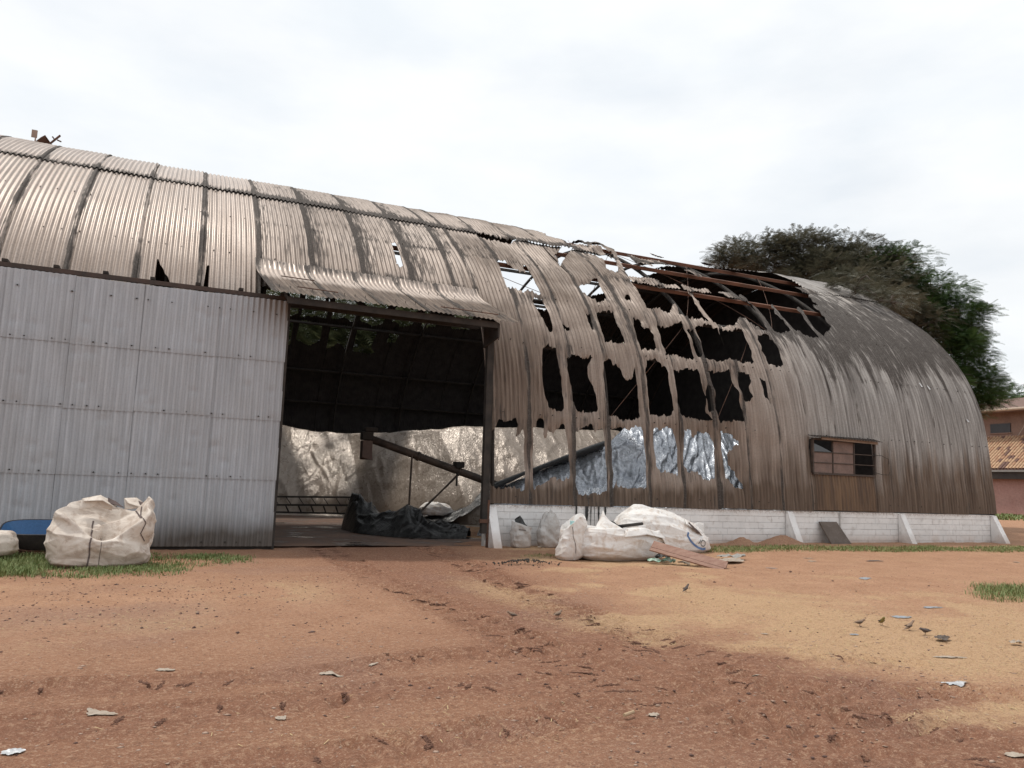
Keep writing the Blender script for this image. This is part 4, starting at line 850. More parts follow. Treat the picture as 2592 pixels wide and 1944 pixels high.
# lattice frame lying on the floor at the left of the doorway
lf = empty('lattice_frame', (3.7, 22, 0), 'dark steel lattice frame lying on the floor beside the sliding door', 'steel frame')
for z, y in ((.84, 22.0), (.62, 21.95), (.42, 22.3)):
    keep(MB().bar((2.2, y, z), (4.95, y-.1, z+.04 if z > .5 else z-.01), .045, .05).build('rail', M_CHAR), lf)
for k in range(8):
    x = 2.35+k*.34; keep(MB().bar((x, 22.0, .84), (x+.16, 21.96, .62), .035, .02).build('rung', M_CHAR), lf)
    keep(MB().bar((x, 21.95, .61), (x+.14, 22.3, .42), .035, .02).build('rung', M_CHAR), lf)
for x in (2.3, 4.85): keep(MB().bar((x, 22.1, .0), (x, 22.1, .60), .05, .05).build('foot', M_CHAR), lf)

# ================================================================== SACKS
def fabric(name, ca, cb, dirt, weave=True, bumpd=.03):
    k = NT(name); p = k.coord((1, 1, 1), 'Object'); n = k.noise(p, 2.3, 6, .6); n2 = k.noise(p, 7, 6, .6, .6); g = k.noise(p, 90, 3, .6)
    mp = k.n('ShaderNodeMapping'); mp.inputs['Scale'].default_value = (2.2, 2.2, 4.2); mp.inputs['Rotation'].default_value = (.2, .5, .3); k.link(p, mp.inputs[0])
    w = k.noise(mp.outputs[0], 1.4, 5, .6, .9)
    c = k.mix(k.ramp(n, [(.35, 0.), (.7, 1.)]), ca, cb)
    c = k.mix(k.ramp(n2, [(.36, .75), (.51, 0.)]), c, dirt)
    c = k.mix(k.ramp(g, [(.3, .2), (.5, 0.)]), c, dirt)
    sp = k.n('ShaderNodeSeparateXYZ'); k.link(k.n('ShaderNodeNewGeometry').outputs['Position'], sp.inputs[0])
    low = k.math('MULTIPLY', k.ramp(sp.outputs[2], [(.05, 1.), (.35, 0.)]), k.ramp(n2, [(.3, .3), (.65, 1.)]))
    c = k.mix(k.math('MULTIPLY', low, .6), c, (.30, .20, .14))
    b = k.bump(w, .45, bumpd*1.6); b = k.bump(n2, .15, bumpd*.6, b)
    return k.fin(c, .62, 0, b, .35)
M_FIBC = fabric('dirty_woven_fabric', (.58, .50, .43), (.70, .63, .56), (.40, .31, .25))
M_WHITEBAG = fabric('white_woven_fabric', (.70, .67, .64), (.80, .78, .76), (.55, .46, .39))
M_GREYBAG = fabric('grey_woven_sack', (.46, .44, .42), (.60, .585, .57), (.34, .28, .24))
M_INSIDE = fabric('bag_lining', (.55, .45, .37), (.66, .57, .49), (.33, .24, .18))
M_STRAP = simple('dark_strap', (.10, .07, .065), (.16, .12, .11), 8, .8)
M_PRINTB = simple('blue_print', (.10, .17, .33), (.14, .22, .40), 8, .7); M_PRINTK = simple('grey_print', (.12, .11, .10), (.2, .19, .18), 8, .7)
def supel(th, n):
    c, s = np.cos(th), np.sin(th); r = (np.abs(c)**n+np.abs(s)**n)**(-1/n); return r*c, r*s
def bag(name, loc, rz, ax, ay, h, label, cat, m, n=3.2, rows=None, seed=0, wr=.03, closed=False, shear=(0, 0), lean=None, NU=260, NV=170, group=None, hfun=None, fold=1.0):
    """rows: list of (t, radius factor, height factor); hfun(theta) scales the height near the rim"""
    th = np.linspace(0, 2*np.pi, NU, endpoint=False); tv = np.linspace(0, 1, NV); TH, T = np.meshgrid(th, tv, indexing='ij')
    R = np.interp(T, [r[0] for r in rows], [r[1] for r in rows]); Hh = np.interp(T, [r[0] for r in rows], [r[2] for r in rows])
    for _ in range(3):
        R[:, 1:-1] = (R[:, :-2]+2*R[:, 1:-1]+R[:, 2:])/4; Hh[:, 1:-1] = (Hh[:, :-2]+2*Hh[:, 1:-1]+Hh[:, 2:])/4
    ex, ey = supel(TH, n)
    hf = hfun(TH) if hfun else 1.0
    z = h*Hh*(1+(hf-1)*sstep(.2, .75, Hh))
    ux, uy = np.cos(TH), np.sin(TH)
    q1 = ridged(ux*1.6+z*1.2, uy*1.6-z*1.8, seed, 2); q2 = ridged(ux*.9+z*4.5+.4*uy, uy*1.1+z*1.0, seed+5, 2); q3 = fbm(ux*5+z*6, uy*5-z*4, seed+9, 3)
    w = wr*(q1*.8+q2*.9+q3*.15)*fold*sstep(0.02, .2, T)*(1-.0*T)
    rs = np.random.default_rng(seed)
    for _ in range(46):
        t0, z0, al, ln, wd_ = rs.uniform(0, 6.283), rs.uniform(0, h), rs.normal(0, .75), rs.uniform(.10, .34)*max(ax, .35)/.6, rs.uniform(.018, .048)
        du = np.angle(np.exp(1j*(TH-t0)))*.5*(ax+ay); dz = z-z0; a_ = du*math.cos(al)+dz*math.sin(al); b_ = -du*math.sin(al)+dz*math.cos(al)+.25*a_*a_
        w = w+rs.choice((-1, 1, 1))*wr*.48*np.exp(-np.sqrt(b_*b_+.00008)/wd_)*np.exp(-(a_/ln)**2)*sstep(.08, .2, T)
    bul = 1+w/max(ax, .2)*1.4
    x = ax*ex*R*bul+shear[0]*z; y = ay*ey*R*bul+shear[1]*z
    inner = sstep(.66, .8, T)
    z = z+inner*wr*1.6*q2*sstep(1, .9, T)+.35*w*sstep(.15, .3, T)
    z = np.maximum(z, .004+0*z)
    V = np.stack([x, y, z], -1).reshape(-1, 3)
    e = empty(name, loc, label, cat, group); e.rotation_euler = (0, 0, rz)
    o = mk('bag_body', V, grid_quads(NU, NV, True), m, e, True)
    return e, o
def project_strip(body, pts, width, name, m, parent, off=.006, axis=(0, 1, 0), start=-3):
    """a ribbon laid on the front of a bag: pts are (x, z) in the bag's local frame"""
    bvh = BVHTree.FromPolygons([v.co[:] for v in body.data.vertices], [p.vertices[:] for p in body.data.polygons])
    L_ = [0]
    for a, b in zip(pts[:-1], pts[1:]): L_.append(L_[-1]+math.hypot(b[0]-a[0], b[1]-a[1]))
    n = max(6, int(L_[-1]/.02)); V = []; F = []
    for k in range(n+1):
        s = L_[-1]*k/n; x = float(np.interp(s, L_, [p[0] for p in pts])); z = float(np.interp(s, L_, [p[1] for p in pts]))
        s2 = min(L_[-1], s+.01); s1 = max(0, s-.01); dx = float(np.interp(s2, L_, [p[0] for p in pts])-np.interp(s1, L_, [p[0] for p in pts])); dz = float(np.interp(s2, L_, [p[1] for p in pts])-np.interp(s1, L_, [p[1] for p in pts]))
        l = math.hypot(dx, dz) or 1; nx, nz = -dz/l, dx/l; row = []
        for sg in (-.5, 0, .5):
            hit = bvh.ray_cast(Vector((x+nx*sg*width, start, z+nz*sg*width)), Vector(axis))
            if hit[0] is None: row = None; break
            row.append(hit[0]+hit[1]*(off if hit[1].y < 0 else -off))
        if row is None: continue
        V += row
        i = len(V)//3
        if i > 1: a = 3*(i-2); F += [(a, a+1, a+4, a+3), (a+1, a+2, a+5, a+4)]
    if F: return mk(name, V, np.array(F), m, parent, True)
open_rows = [(0, 0, 0), (.10, .90, .0), (.16, .99, .06), (.30, 1.04, .32), (.48, 1.02, .70), (.58, .95, .97), (.62, .91, 1.0), (.66, .86, .96), (.78, .66, .74), (.90, .34, .62), (1, 0, .60)]
# big bag on the left, mouth slumped open
def hf(th):  # -pi/2 faces the camera
    f = np.exp(-((np.angle(np.exp(1j*(th+np.pi/2+.12))))/.75)**2)
    return 1.0-.52*f+.10*np.cos(3*th+.5)+.12*np.exp(-((np.angle(np.exp(1j*(th-.15))))/.4)**2)-.12*np.exp(-((np.angle(np.exp(1j*(th-3.0))))/.5)**2)
bl, bo_ = bag('bulk_bag', (-.84, 13.45, .0),   .10, .64, .52, .87, 'large dirty cream bulk bag with its mouth slumped open on the grass', 'bulk bag', M_FIBC, 3.4, open_rows, 601, .040, hfun=hf)
for pts, w in (([(-.17, .02), (-.15, .2), (-.16, .36), (-.13, .55), (-.12, .64)], .022), ([(-.02, .03), (-.01, .3), (-.01, .4)], .008), ([(.52, .88), (.50, .75), (.56, .66), (.50, .5), (.57, .38)], .014), ([(.40, .95), (.44, .82), (.50, .72)], .022)):
    project_strip(bo_, pts, w, 'strap', M_STRAP, bl)
def flap(parent, pts, name, m, thick=.006, sub=6, seed=0, am=.012):
    """a curved cloth flap: pts rows of 3-D control points"""
    P = np.array(pts, float); nr, nc = P.shape[:2]
    ui = np.linspace(0, nr-1, (nr-1)*sub+1); vi = np.linspace(0, nc-1, (nc-1)*sub+1)
    Q = np.stack([[np.interp(vi, np.arange(nc), [np.interp(u, np.arange(nr), P[:, c, d]) for c in range(nc)]) for u in ui] for d in range(3)], -1)
    uu, vv = np.meshgrid(ui, vi, indexing='ij'); Q[..., 1] += am*ridged(uu*1.3, vv*1.3, seed, 2); Q[..., 2] += am*.6*fbm(uu*1.7, vv*1.7, seed+3, 2)
    o = mk(name, Q.reshape(-1, 3), grid_quads(*uu.shape), m, parent, True)
    s = o.modifiers.new('solid', 'SOLIDIFY'); s.thickness = thick
    return o
flap(bl, [[(-.34, .30, .80), (-.10, .34, .86), (.12, .32, .80)], [(-.30, .38, .98), (-.05, .36, 1.04), (.14, .30, .93)], [(-.28, .28, .94), (-.02, .2, .96), (.22, .18, .82)]], 'top_flap', M_FIBC, seed=3)
flap(bl, [[(.30, .25, .82), (.46, .2, .84), (.60, .1, .76)], [(.28, .32, 1.0), (.46, .28, 1.01), (.66, .16, .86)], [(.34, .2, .92), (.52, .12, .86), (.70, .02, .74)]], 'side_flap', M_FIBC, seed=8)
flap(bl, [[(.05, .28, 1.0), (.16, .26, .95), (.27, .24, .87)], [(.06, .24, .92), (.17, .2, .89), (.28, .2, .855)]], 'handle_loop', M_STRAP, seed=9)
flap(bl, [[(.48, .22, .97), (.58, .16, .92), (.68, .1, .80)], [(.50, .16, .91), (.60, .10, .85), (.69, .06, .765)]], 'handle_loop', M_STRAP, seed=10)
# sack cut by the left edge of the picture
sk, sb_ = bag('sack', (-2.42, 13.9, .1), .3, .42, .26, .34, 'small dirty sack beside the wheelbarrow, cut by the left picture edge', 'sack', M_FIBC, 2.6, [(0, 0, 0), (.15, .8, .0), (.3, 1, .2), (.55, 1, .6), (.75, .8, .92), (.9, .4, 1), (1, 0, 1)], 620, .025, NU=80, NV=50)

# white bundle lying in the slung film inside the doorway
bag('sack', (8.1, 24.25, .30), -.25, .50, .26, .40, 'white bundle lying on black film inside the doorway by the right post', 'sack', M_WHITEBAG, 2.3, [(0, 0, 0), (.15, .8, .0), (.3, 1, .25), (.55, .95, .65), (.75, .7, .92), (.9, .35, 1), (1, 0, 1)], 630, .03, NU=90, NV=60)
# centre group
s3, s3b = bag('sack', (7.22, 13.45, .0), .15, .235, .19, .74, 'upright sack with open rolled top and dark stitched seam, left of the big white bags', 'sack', M_WHITEBAG, 2.5,
    [(0, 0, 0), (.1, .82, 0), (.2, 1.02, .1), (.35, 1.08, .32), (.5, 1.0, .62), (.6, 1.0, .9), (.64, 1.02, 1.0), (.68, .96, .98), (.8, .7, .84), (1, 0, .80)], 640, .020, shear=(.20, .0), NU=150, NV=110, hfun=lambda th: 1+.14*np.cos(th)-.10*np.cos(2*th+.6)+.06*np.sin(3*th))
project_strip(s3b, [(-.04, .64), (-.03, .45), (.02, .25), (.03, .14)], .012, 'stitched_seam', M_STRAP, s3)
flap(s3, [[(.0, -.05, .66), (.14, -.06, .68), (.28, -.03, .70)], [(.04, .02, .74), (.16, .0, .73), (.30, .02, .78)]], 'teal_liner', simple('teal_print', (.24, .42, .42), (.36, .52, .5), 9), seed=21)
s1, s1b = bag('sack', (7.22, 15.66, .035), 0, .20, .16, .50, 'small white sack full of black debris, nearest the door buttress', 'sack', M_GREYBAG, 3.0,
    [(0, 0, 0), (.1, .9, 0), (.2, 1, .1), (.45, 1.0, .6), (.6, .98, 1.0), (.66, .92, .98), (.8, .7, .86), (1, 0, .84)], 650, .02, NU=90, NV=70, hfun=lambda th: 1-.14*np.cos(th))
flap(s1, [[(-.17, -.08, .45), (-.05, -.1, .42), (.06, -.1, .42), (.18, -.1, .36)], [(-.15, .0, .60), (-.04, -.03, .70), (.06, -.02, .56), (.19, -.02, .43)], [(-.1, .08, .50), (.0, .08, .6), (.08, .08, .5), (.17, .06, .38)]], 'black_contents', M_BLACKP, seed=31, am=.04)
project_strip(s1b, [(-.13, .40), (.03, .385)], .018, 'printed_line', M_PRINTK, s1)
s2, s2b = bag('sack', (7.88, 15.62, .04), -.1, .235, .17, .76, 'grey-white sack leaning upright against the plinth, twisted shut at the top', 'sack', M_GREYBAG, 2.4,
    [(0, 0, 0), (.1, .75, 0), (.22, 1.0, .14), (.45, 1.06, .45), (.65, .86, .75), (.8, .55, .93), (.9, .3, 1.0), (1, 0, 1.0)], 660, .022, shear=(.05, .06), NU=100, NV=80)
flap(s2, [[(-.02, .0, .70), (.06, .02, .72)], [(.02, .03, .82), (.10, .05, .80)], [(.08, .06, .66), (.16, .06, .62)]], 'tied_neck', M_GREYBAG, seed=33)
# wide open bag lying low
b4, b4b = bag('bulk_bag', (8.42, 13.55, .0), .08, .98, .56, .62, 'wide white bulk bag slumped low with black debris and a rod in its mouth', 'bulk bag', M_WHITEBAG, 2.5, 
    [(0, 0, 0), (.10, .84, .0), (.17, .97, .12), (.30, 1.04, .40), (.45, 1.0, .76), (.55, .93, .97), (.60, .89, 1.0), (.64, .84, .97), (.76, .62, .84), (.88, .32, .78), (1, 0, .76)], 670, .034,
    hfun=lambda th: 1+.05*np.cos(2*th)+.05*np.sin(3*th+1)-.22*np.exp(-((np.angle(np.exp(1j*(th-0.1))))/.6)**2))
flap(b4, [[(-.80, -.30, .47), (-.55, -.42, .52), (-.28, -.44, .56), (-.02, -.42, .56)], [(-.66, -.16, .66), (-.50, -.24, .76), (-.34, -.28, .72), (-.12, -.3, .60)], [(-.50, -.06, .80), (-.45, -.08, .96), (-.40, -.1, .80), (-.26, -.14, .62)]], 'raised_flap', M_WHITEBAG, seed=41)
flap(b4, [[(-.30, -.60, .46), (.2, -.65, .52), (.66, -.55, .44), (1.0, -.30, .22)], [(-.26, -.55, .58), (.2, -.57, .64), (.64, -.45, .55), (1.0, -.16, .33)], [(-.2, -.28, .58), (.2, -.3, .64), (.62, -.22, .56), (.94, .02, .38)]], 'rolled_rim', M_WHITEBAG, seed=42, thick=.012)
flap(b4, [[(-.35, -.2, .55), (-.15, -.22, .56), (.08, -.2, .56)], [(-.30, -.05, .72), (-.12, -.02, .74), (.06, -.05, .60)], [(-.2, .1, .62), (-.02, .1, .64), (.16, .05, .58)]], 'black_debris', M_BLACKP, seed=43, am=.05)
keep(MB().tube([(8.05, 13.4, .62), (8.98, 13.55, .70)], .032, 8).build('charred_rod', M_CHAR, None, True), empty('rod', (8.05, 13.4, .62), 'dark round rod lying across the mouth of the wide white bag', 'rod'))
# domed bag behind
b5, b5b = bag('bulk_bag', (10.35, 14.75, .02), -.05, 1.12, .60, 1.0, 'tall domed white bulk bag with blue print, right of the other bags', 'bulk bag', M_WHITEBAG, 2.3,
    [(0, 0, 0), (.10, .88, .0), (.18, .99, .10), (.34, 1.0, .34), (.52, .90, .62), (.68, .70, .84), (.84, .38, .97), (1, 0, 1.0)], 684, .040,
    hfun=lambda th: 1+0*th)
me = b5b.data; co = np.empty(len(me.vertices)*3); me.vertices.foreach_get('co', co); co = co.reshape(-1, 3)
sc_ = np.interp(co[:, 0], [-1.15, -.9, -.45, 0, .4, .8, 1.15], [.85, .98, 1.0, .95, .86, .80, .85]); co[:, 2] *= sc_
co[:, 0] -= .30*co[:, 2]*sstep(-.2, .3, co[:, 2])
me.vertices.foreach_set('co', co.ravel()); me.update()
arc = [(.28, .47), (.25, .40), (.30, .30), (.42, .20), (.55, .13), (.68, .10), (.78, .11)]
project_strip(b5b, arc, .05, 'blue_print', M_PRINTB, b5)
ring = [(.70+.075*math.cos(a), .225+.062*math.sin(a)) for a in np.linspace(0, 2*math.pi, 25)]
project_strip(b5b, ring, .022, 'printed_letter', M_PRINTK, b5)
project_strip(b5b, [(.55, .22), (.63, .30)], .022, 'printed_letter', M_PRINTK, b5)
flap(b5, [[(.25, -.50, .62), (.50, -.50, .52), (.75, -.42, .38), (.98, -.2, .30)], [(.35, -.30, .74), (.6, -.32, .62), (.85, -.25, .46), (1.10, -.05, .34)], [(.40, -.1, .74), (.66, -.1, .62), (.92, -.05, .50), (1.16, .1, .40)]], 'bag_mouth', M_WHITEBAG, seed=51, am=.03)
k = NT('clear_film'); M_FILM = k.fin((.82, .80, .77), .35, 0, None, .5); k.b.inputs['Alpha'].default_value = .55
flap(b5, [[(.72, -.05, .40), (.95, -.02, .42), (1.10, .02, .36)], [(.75, .05, .60), (.98, .06, .66), (1.14, .08, .62)]], 'film_liner', M_FILM, seed=52, thick=.002)
flap(b5, [[(.30, -.52, .66), (.42, -.52, .56), (.60, -.50, .44)], [(.33, -.49, .69), (.46, -.49, .59), (.64, -.47, .46)]], 'dark_tie', M_STRAP, seed=53)

# ================================================================== BOARDS AND RUBBISH NEXT TO THE BAGS
M_WOOD = simple('weathered_brown_wood', (.27, .145, .105), (.37, .225, .17), 3, .75, 0, .4, (1, 6, 6))
M_WOODD = simple('dark_brown_wood', (.12, .075, .06), (.19, .12, .095), 5, .8, 0, .4)
pk = empty('wooden_panel', (9.1, 12.3, .15), 'brown wooden panel sloping from the white bags down to the ground', 'panel')
a0, a1 = Vector((8.72, 12.75, .40)), Vector((9.66, 11.72, .10)); dv = (a1-a0).normalized(); side = Vector((-.52, -.62, -.60)).normalized(); side = (side-dv*side.dot(dv)).normalized(); nn = dv.cross(side).normalized()
def slab(p, q, wv, w, th): 
    V = [p, q, q+wv*w, p+wv*w]; V = V+[v-nn*th for v in V]; return MB().add(V, [(0, 1, 2, 3), (4, 7, 6, 5), (0, 4, 5, 1), (1, 5, 6, 2), (2, 6, 7, 3), (3, 7, 4, 0)])
keep(slab(a0, a1, side, .19, .03).build('plank', M_WOOD, None, False, .004), pk)
keep(slab(a0+side*.198, a1+side*.198-dv*.02, side, .085, .03).build('plank', M_WOOD, None, False, .004), pk)
keep(slab(a1-dv*.13+nn*.045, a1+nn*.045, side, .29, .042).build('end_batten', M_WOODD, None, False, .004), pk)
keep(MB().tube([a0.lerp(a1, .42)+side*.1, a0.lerp(a1, .42)+side*.1+nn*.03], .035, 8).build('bracket', M_CHAR), pk)
tag(MB().add([(16.28, 15.62, .10), (16.98, 15.60, .10), (16.84, 15.96, .66), (16.22, 15.97, .66), (16.28, 15.57, .11), (16.98, 15.55, .11), (16.84, 15.92, .68), (16.22, 15.93, .68)], BOXF).build('leaning_board', simple('sooty_board', (.11, .085, .07), (.17, .135, .115), 4, .85), None, False, .006), 'dark brown board leaning against the white plinth between two buttresses', 'board')
M_PAPER = simple('dirty_paper', (.46, .39, .32), (.34, .27, .21), 18, .85); M_SILV = simple('silver_film_scrap', (.50, .51, .53), (.62, .62, .62), 10, .4, .2)
M_GREEN = simple('green_white_wrapper', (.60, .66, .58), (.16, .40, .26), 14, .5); M_PAPD = simple('dark_scrap', (.09, .07, .06), (.15, .12, .10), 9, .85); M_BLUEG = simple('grey_blue_scrap', (.33, .35, .38), (.25, .27, .29), 9, .6)
def crumple(name, loc, sx, sy, hz, m, label, cat, seed, rz=0, group=None, th=.003):
    n = 22; U, Vv = np.meshgrid(np.linspace(-1, 1, n), np.linspace(-1, 1, n), indexing='ij')
    ang = np.arctan2(Vv, U); q = np.maximum(np.abs(U), np.abs(Vv))/(np.hypot(U, Vv)+1e-6)      # round off the square
    r = q*(1+.38*fbm(np.cos(ang)*1.4+seed, np.sin(ang)*1.4, seed, 3)+.16*vn(np.cos(ang)*5, np.sin(ang)*5, seed+7))
    x = U*sx*r; y = Vv*sy*r; c_, s_ = math.cos(rz), math.sin(rz); x, y = x*c_-y*s_, x*s_+y*c_
    g0 = float(ground_height(np.array([loc[0]]), np.array([loc[1]]))[0]); z = ground_height(x+loc[0], y+loc[1])-g0
    z = z+.007+hz*(.5+.5*ridged(U*1.3, Vv*1.3, seed, 3))*(1-.35*np.maximum(np.abs(U), np.abs(Vv)))+.004*fbm(U*3, Vv*3, seed+3, 2)
    o = mk(name, np.stack([x, y, z], -1).reshape(-1, 3), grid_quads(n, n), m, None, False, loc=(loc[0], loc[1], g0))
    tag(o, label, cat, group); return o
crumple('wrapper', (8.62, 12.55), .14, .10, .13, M_GREEN, 'crumpled green and white wrapper at the foot of the wide bag, left one', 'wrapper', 701)
crumple('wrapper', (8.88, 12.5), .15, .10, .15, M_GREEN, 'crumpled green and white wrapper beside the wooden panel, right one', 'wrapper', 711)
crumple('paper_sheet', (9.15, 12.35), .16, .10, .10, M_PAPER, 'dirty folded paper lying under the wooden panel', 'paper', 721)
crumple('plastic_lump', (8.98, 12.85), .16, .14, .24, M_BLACKP, 'black plastic lump between the wide bag and the wooden panel', 'plastic', 731)
crumple('paper_stack', (10.45, 12.6), .34, .18, .10, M_PAPER, 'pile of crumpled white paper on the ground right of the wooden panel', 'paper', 741, .2)
crumple('cloth_scrap', (10.9, 13.1), .34, .16, .17, simple('grey_cloth', (.42, .40, .37), (.25, .24, .22), 9), 'rumpled grey cloth in front of the domed bag', 'cloth', 751, -.1)
crumple('paper_sheet', (9.38, 12.2), .12, .07, .07, M_PAPER, 'scrap of pale card at the lower edge of the wooden panel', 'paper', 761)
crumple('cup', (7.50, 15.25), .06, .05, .07, M_PAPER, 'crushed white cup on the ground below the debris sack', 'cup', 771)
crumple('cup', (7.92, 15.2), .045, .045, .12, M_PAPER, 'small white cup standing below the twisted sack', 'cup', 781)
sp_ = MB().add([(7.55, 14.0, .03), (7.66, 13.92, .02), (7.47, 14.15, .30), (7.44, 14.17, .29), (7.57, 14.03, .03), (7.68, 13.95, .02), (7.49, 14.18, .30), (7.46, 14.2, .29)], BOXF).build('charred_splinter', M_CHAR)
tag(sp_, 'charred black splinter of board leaning left of the upright sack', 'splinter')
# little heap of charcoal crumbs
ch = MB()
for k in range(170):
    a = random.gauss(0, .24); b = random.gauss(0, .13); r = random.uniform(.008, .028); x, y = 6.0+a*1.2, 12.75+b; z = max(0, .07*(1-(a/.4)**2-(b/.25)**2))
    V = [(x+r*random.uniform(.6, 1.3)*sx, y+r*random.uniform(.6, 1.3)*sy, z+r*(.8+.7*sz)) for sx, sy, sz in ((1, 0, 0), (0, 1, 0), (-1, 0, 0), (0, -1, 0), (0, 0, 1), (0, 0, -1))]
    ch.add(V, [(0, 1, 4), (1, 2, 4), (2, 3, 4), (3, 0, 4), (1, 0, 5), (2, 1, 5), (3, 2, 5), (0, 3, 5)])
tag(ch.build('charcoal_heap', M_CHAR), 'low heap of black charcoal crumbs on the ground before the sacks', 'charcoal', kind='stuff')
def mound(loc, rx, ry, h, seed, label):
    n = 40; U, Vv = np.meshgrid(np.linspace(-1, 1, n), np.linspace(-1, 1, n), indexing='ij'); q = np.hypot(U, Vv)
    z = h*(.5+.5*np.cos(np.pi*np.clip(q, 0, 1)))*(1+.3*fbm(U*2, Vv*2, seed, 3))+.015*fbm(U*9, Vv*9, seed+1, 2)*(q < 1)-.02*(q > .98)
    c = np.tile([.30, .12, .5], (n*n, 1))
    tag(mk('earth_mound', np.stack([U*rx, Vv*ry, z], -1).reshape(-1, 3), grid_quads(n, n), M_SOIL, None, True, None, c, 'soil', (loc[0], loc[1], float(gz(*loc)))), label, 'earth mound')
mound((14.55, 15.55), .95, .5, .20, 801, 'brown earth mound against the plinth just left of a buttress'); mound((13.3, 15.6), .6, .42, .15, 811, 'smaller brown earth mound against the plinth beyond the domed bag')

# ================================================================== WHEELBARROW
wb = empty('wheelbarrow', (-1.72, 14.8, -.06), 'wheelbarrow with blue tray half hidden behind the big cream bag', 'wheelbarrow')
wb.rotation_euler = (.30, 0, 0)
M_TRAYB = simple('blue_tray', (.045, .14, .30), (.05, .14, .30), 5, .5); M_TRAYO = simple('dark_tray_outside', (.05, .05, .06), (.09, .085, .085), 5, .7)
def tray(rx, ry, rxb, ryb, z0, z1, inset, nm, m, flip):
    n = 48; V = []; lv = [(z1, rx, ry), (z1-.03, rx*.97, ry*.96), (z0+.04, rxb*1.06, ryb*1.06), (z0, rxb*.9, ryb*.9), (z0, .001, .001)]
    for z, a, b in lv:
        for q in range(n):
            ex, ey = supel(np.array(2*math.pi*q/n), 3.5); V.append((a*float(ex)-inset*0, b*float(ey), z))
    F = []
    for r in range(len(lv)-1):
        for q in range(n):
            f = (r*n+q, r*n+(q+1) % n, (r+1)*n+(q+1) % n, (r+1)*n+q); F.append(f[::-1] if flip else f)
    o = mk(nm, V, np.array(F), m, wb, True); return o
tray(.62, .34, .36, .22, .24, .56, 0, 'tray', M_TRAYO, False); tray(.605, .325, .345, .205, .255, .562, 0, 'tray_lining', M_TRAYB, True)
rim = MB(); pts = [(.62*float(supel(np.array(a), 3.5)[0]), .34*float(supel(np.array(a), 3.5)[1]), .56) for a in np.linspace(0, 2*math.pi, 49)]; rim.tube(pts, .012, 6, False); rim.build('rim', M_TRAYO, wb, True)
for sy in (-1, 1):
    MB().tube([(.55, sy*.10, .20), (-.2, sy*.22, .24), (-.95, sy*.30, .42)], .018, 8).build('handle', M_RUST, wb, True); MB().tube([(-.30, sy*.22, .25), (-.36, sy*.24, .0)], .016, 8).build('leg', M_RUST, wb, True)
wh_ = MB(); wh_.tube([(.72+.15*math.cos(a), 0, .19+.15*math.sin(a)) for a in np.linspace(0, 2*math.pi, 25)], .035, 8, False); wo = wh_.build('wheel', M_TRAYO, wb, True)
MB().tube([(.72, -.06, .19), (.72, .06, .19)], .05, 10).build('hub', M_RUST, wo)

# ================================================================== LITTER, BIRDS
litter = [((.11, 6.4), .11, .05, M_PAPER, 'pale torn paper on the red earth left of the centre', 'paper'), ((1.24, 5.98), .13, .07, M_PAPER, 'larger white paper scrap on the earth below the doorway', 'paper'),
 ((1.6, 6.15), .06, .04, M_PAPER, 'small white paper scrap right of the larger one below the doorway', 'paper'), ((-.25, 5.41), .15, .06, M_PAPER, 'long torn paper strip on the lower left earth', 'paper'), ((-.6, 4.78), .08, .06, M_SILV, 'whitish plastic scrap in the lower left corner', 'plastic scrap'),
 ((.74, 4.96), .06, .03, M_PAPER, 'thin paper bit near the lower centre-left wheel ruts', 'paper'), ((5.77, 4.3), .22, .07, M_SILV, 'long pale strip of film on the straw at lower right', 'film strip'), ((6.66, 6.1), .11, .05, M_BLUEG, 'grey-blue flat scrap left of the birds', 'scrap'),
 ((8.16, 6.76), .2, .08, M_BLUEG, 'flat grey-blue sheet lying just beyond the birds', 'sheet scrap'), ((6.63, 5.01), .22, .05, M_PAPER, 'long whitish strip near the right-hand birds', 'film strip'), ((7.9, 5.22), .10, .08, M_PAPER, 'curled white paper at the right picture edge', 'paper'),
 ((11.08, 9.88), .22, .10, M_BLUEG, 'grey rectangular scrap on the sandy yard', 'scrap'), ((5.71, 6.36), .06, .03, M_PAPER, 'tiny white fleck on the straw in the middle right', 'paper'), ((2.98, 4.34), .06, .05, M_PAPER, 'folded pale leaf of paper by the lower centre tread marks', 'paper'),
 ((4.33, 4.95), .12, .03, M_PAPER, 'narrow pale strip on the dark track at lower right of centre', 'paper'), ((4.58, 3.06), .10, .05, M_PAPER, 'pale paper in the lower right corner', 'paper'), ((9.35, 7.27), .24, .08, M_BLUEG, 'silvery grey strip left of the right-hand grass tuft', 'film strip'),
 ((14.32, 12.5), .35, .10, M_PAPD, 'dark burnt board scrap on the sandy yard before the window', 'burnt scrap'), ((12.6, 12.6), .16, .08, M_PAPER, 'pale flat scrap on the sand beyond the bag pile', 'scrap'), ((13.0, 13.1), .2, .07, M_PAPER, 'white strip at the edge of the grass strip', 'scrap'), ((10.6, 11.6), .15, .06, M_BLUEG, 'greyish scrap on the sand right of the wooden panel', 'scrap'),
 ((7.33, 5.6), .13, .09, M_PAPD, 'brown crumpled scrap just right of the last bird', 'burnt scrap'), ((15.2, 14.4), .25, .09, M_PAPER, 'pale torn sheet on the grass strip under the second buttress', 'scrap'), ((18.0, 11.8), .12, .10, M_PAPER, 'grey-white lump on the far right sand', 'scrap')]
for k, (p, a, b, m, lab, cat) in enumerate(litter):
    crumple('ground_scrap', p, a*.62, b*.75, (.003 if k not in (10, 21) else .06), m, lab, cat, 900+k*7, random.uniform(-.4, .3))
tag(MB().tube([(2.75, 4.33, .02), (2.84, 4.36, .025)], .012, 8).build('stick', simple('pale_stick', (.5, .36, .22), (.4, .28, .18), 20)), 'short pale stick beside the lower centre tread marks', 'stick')
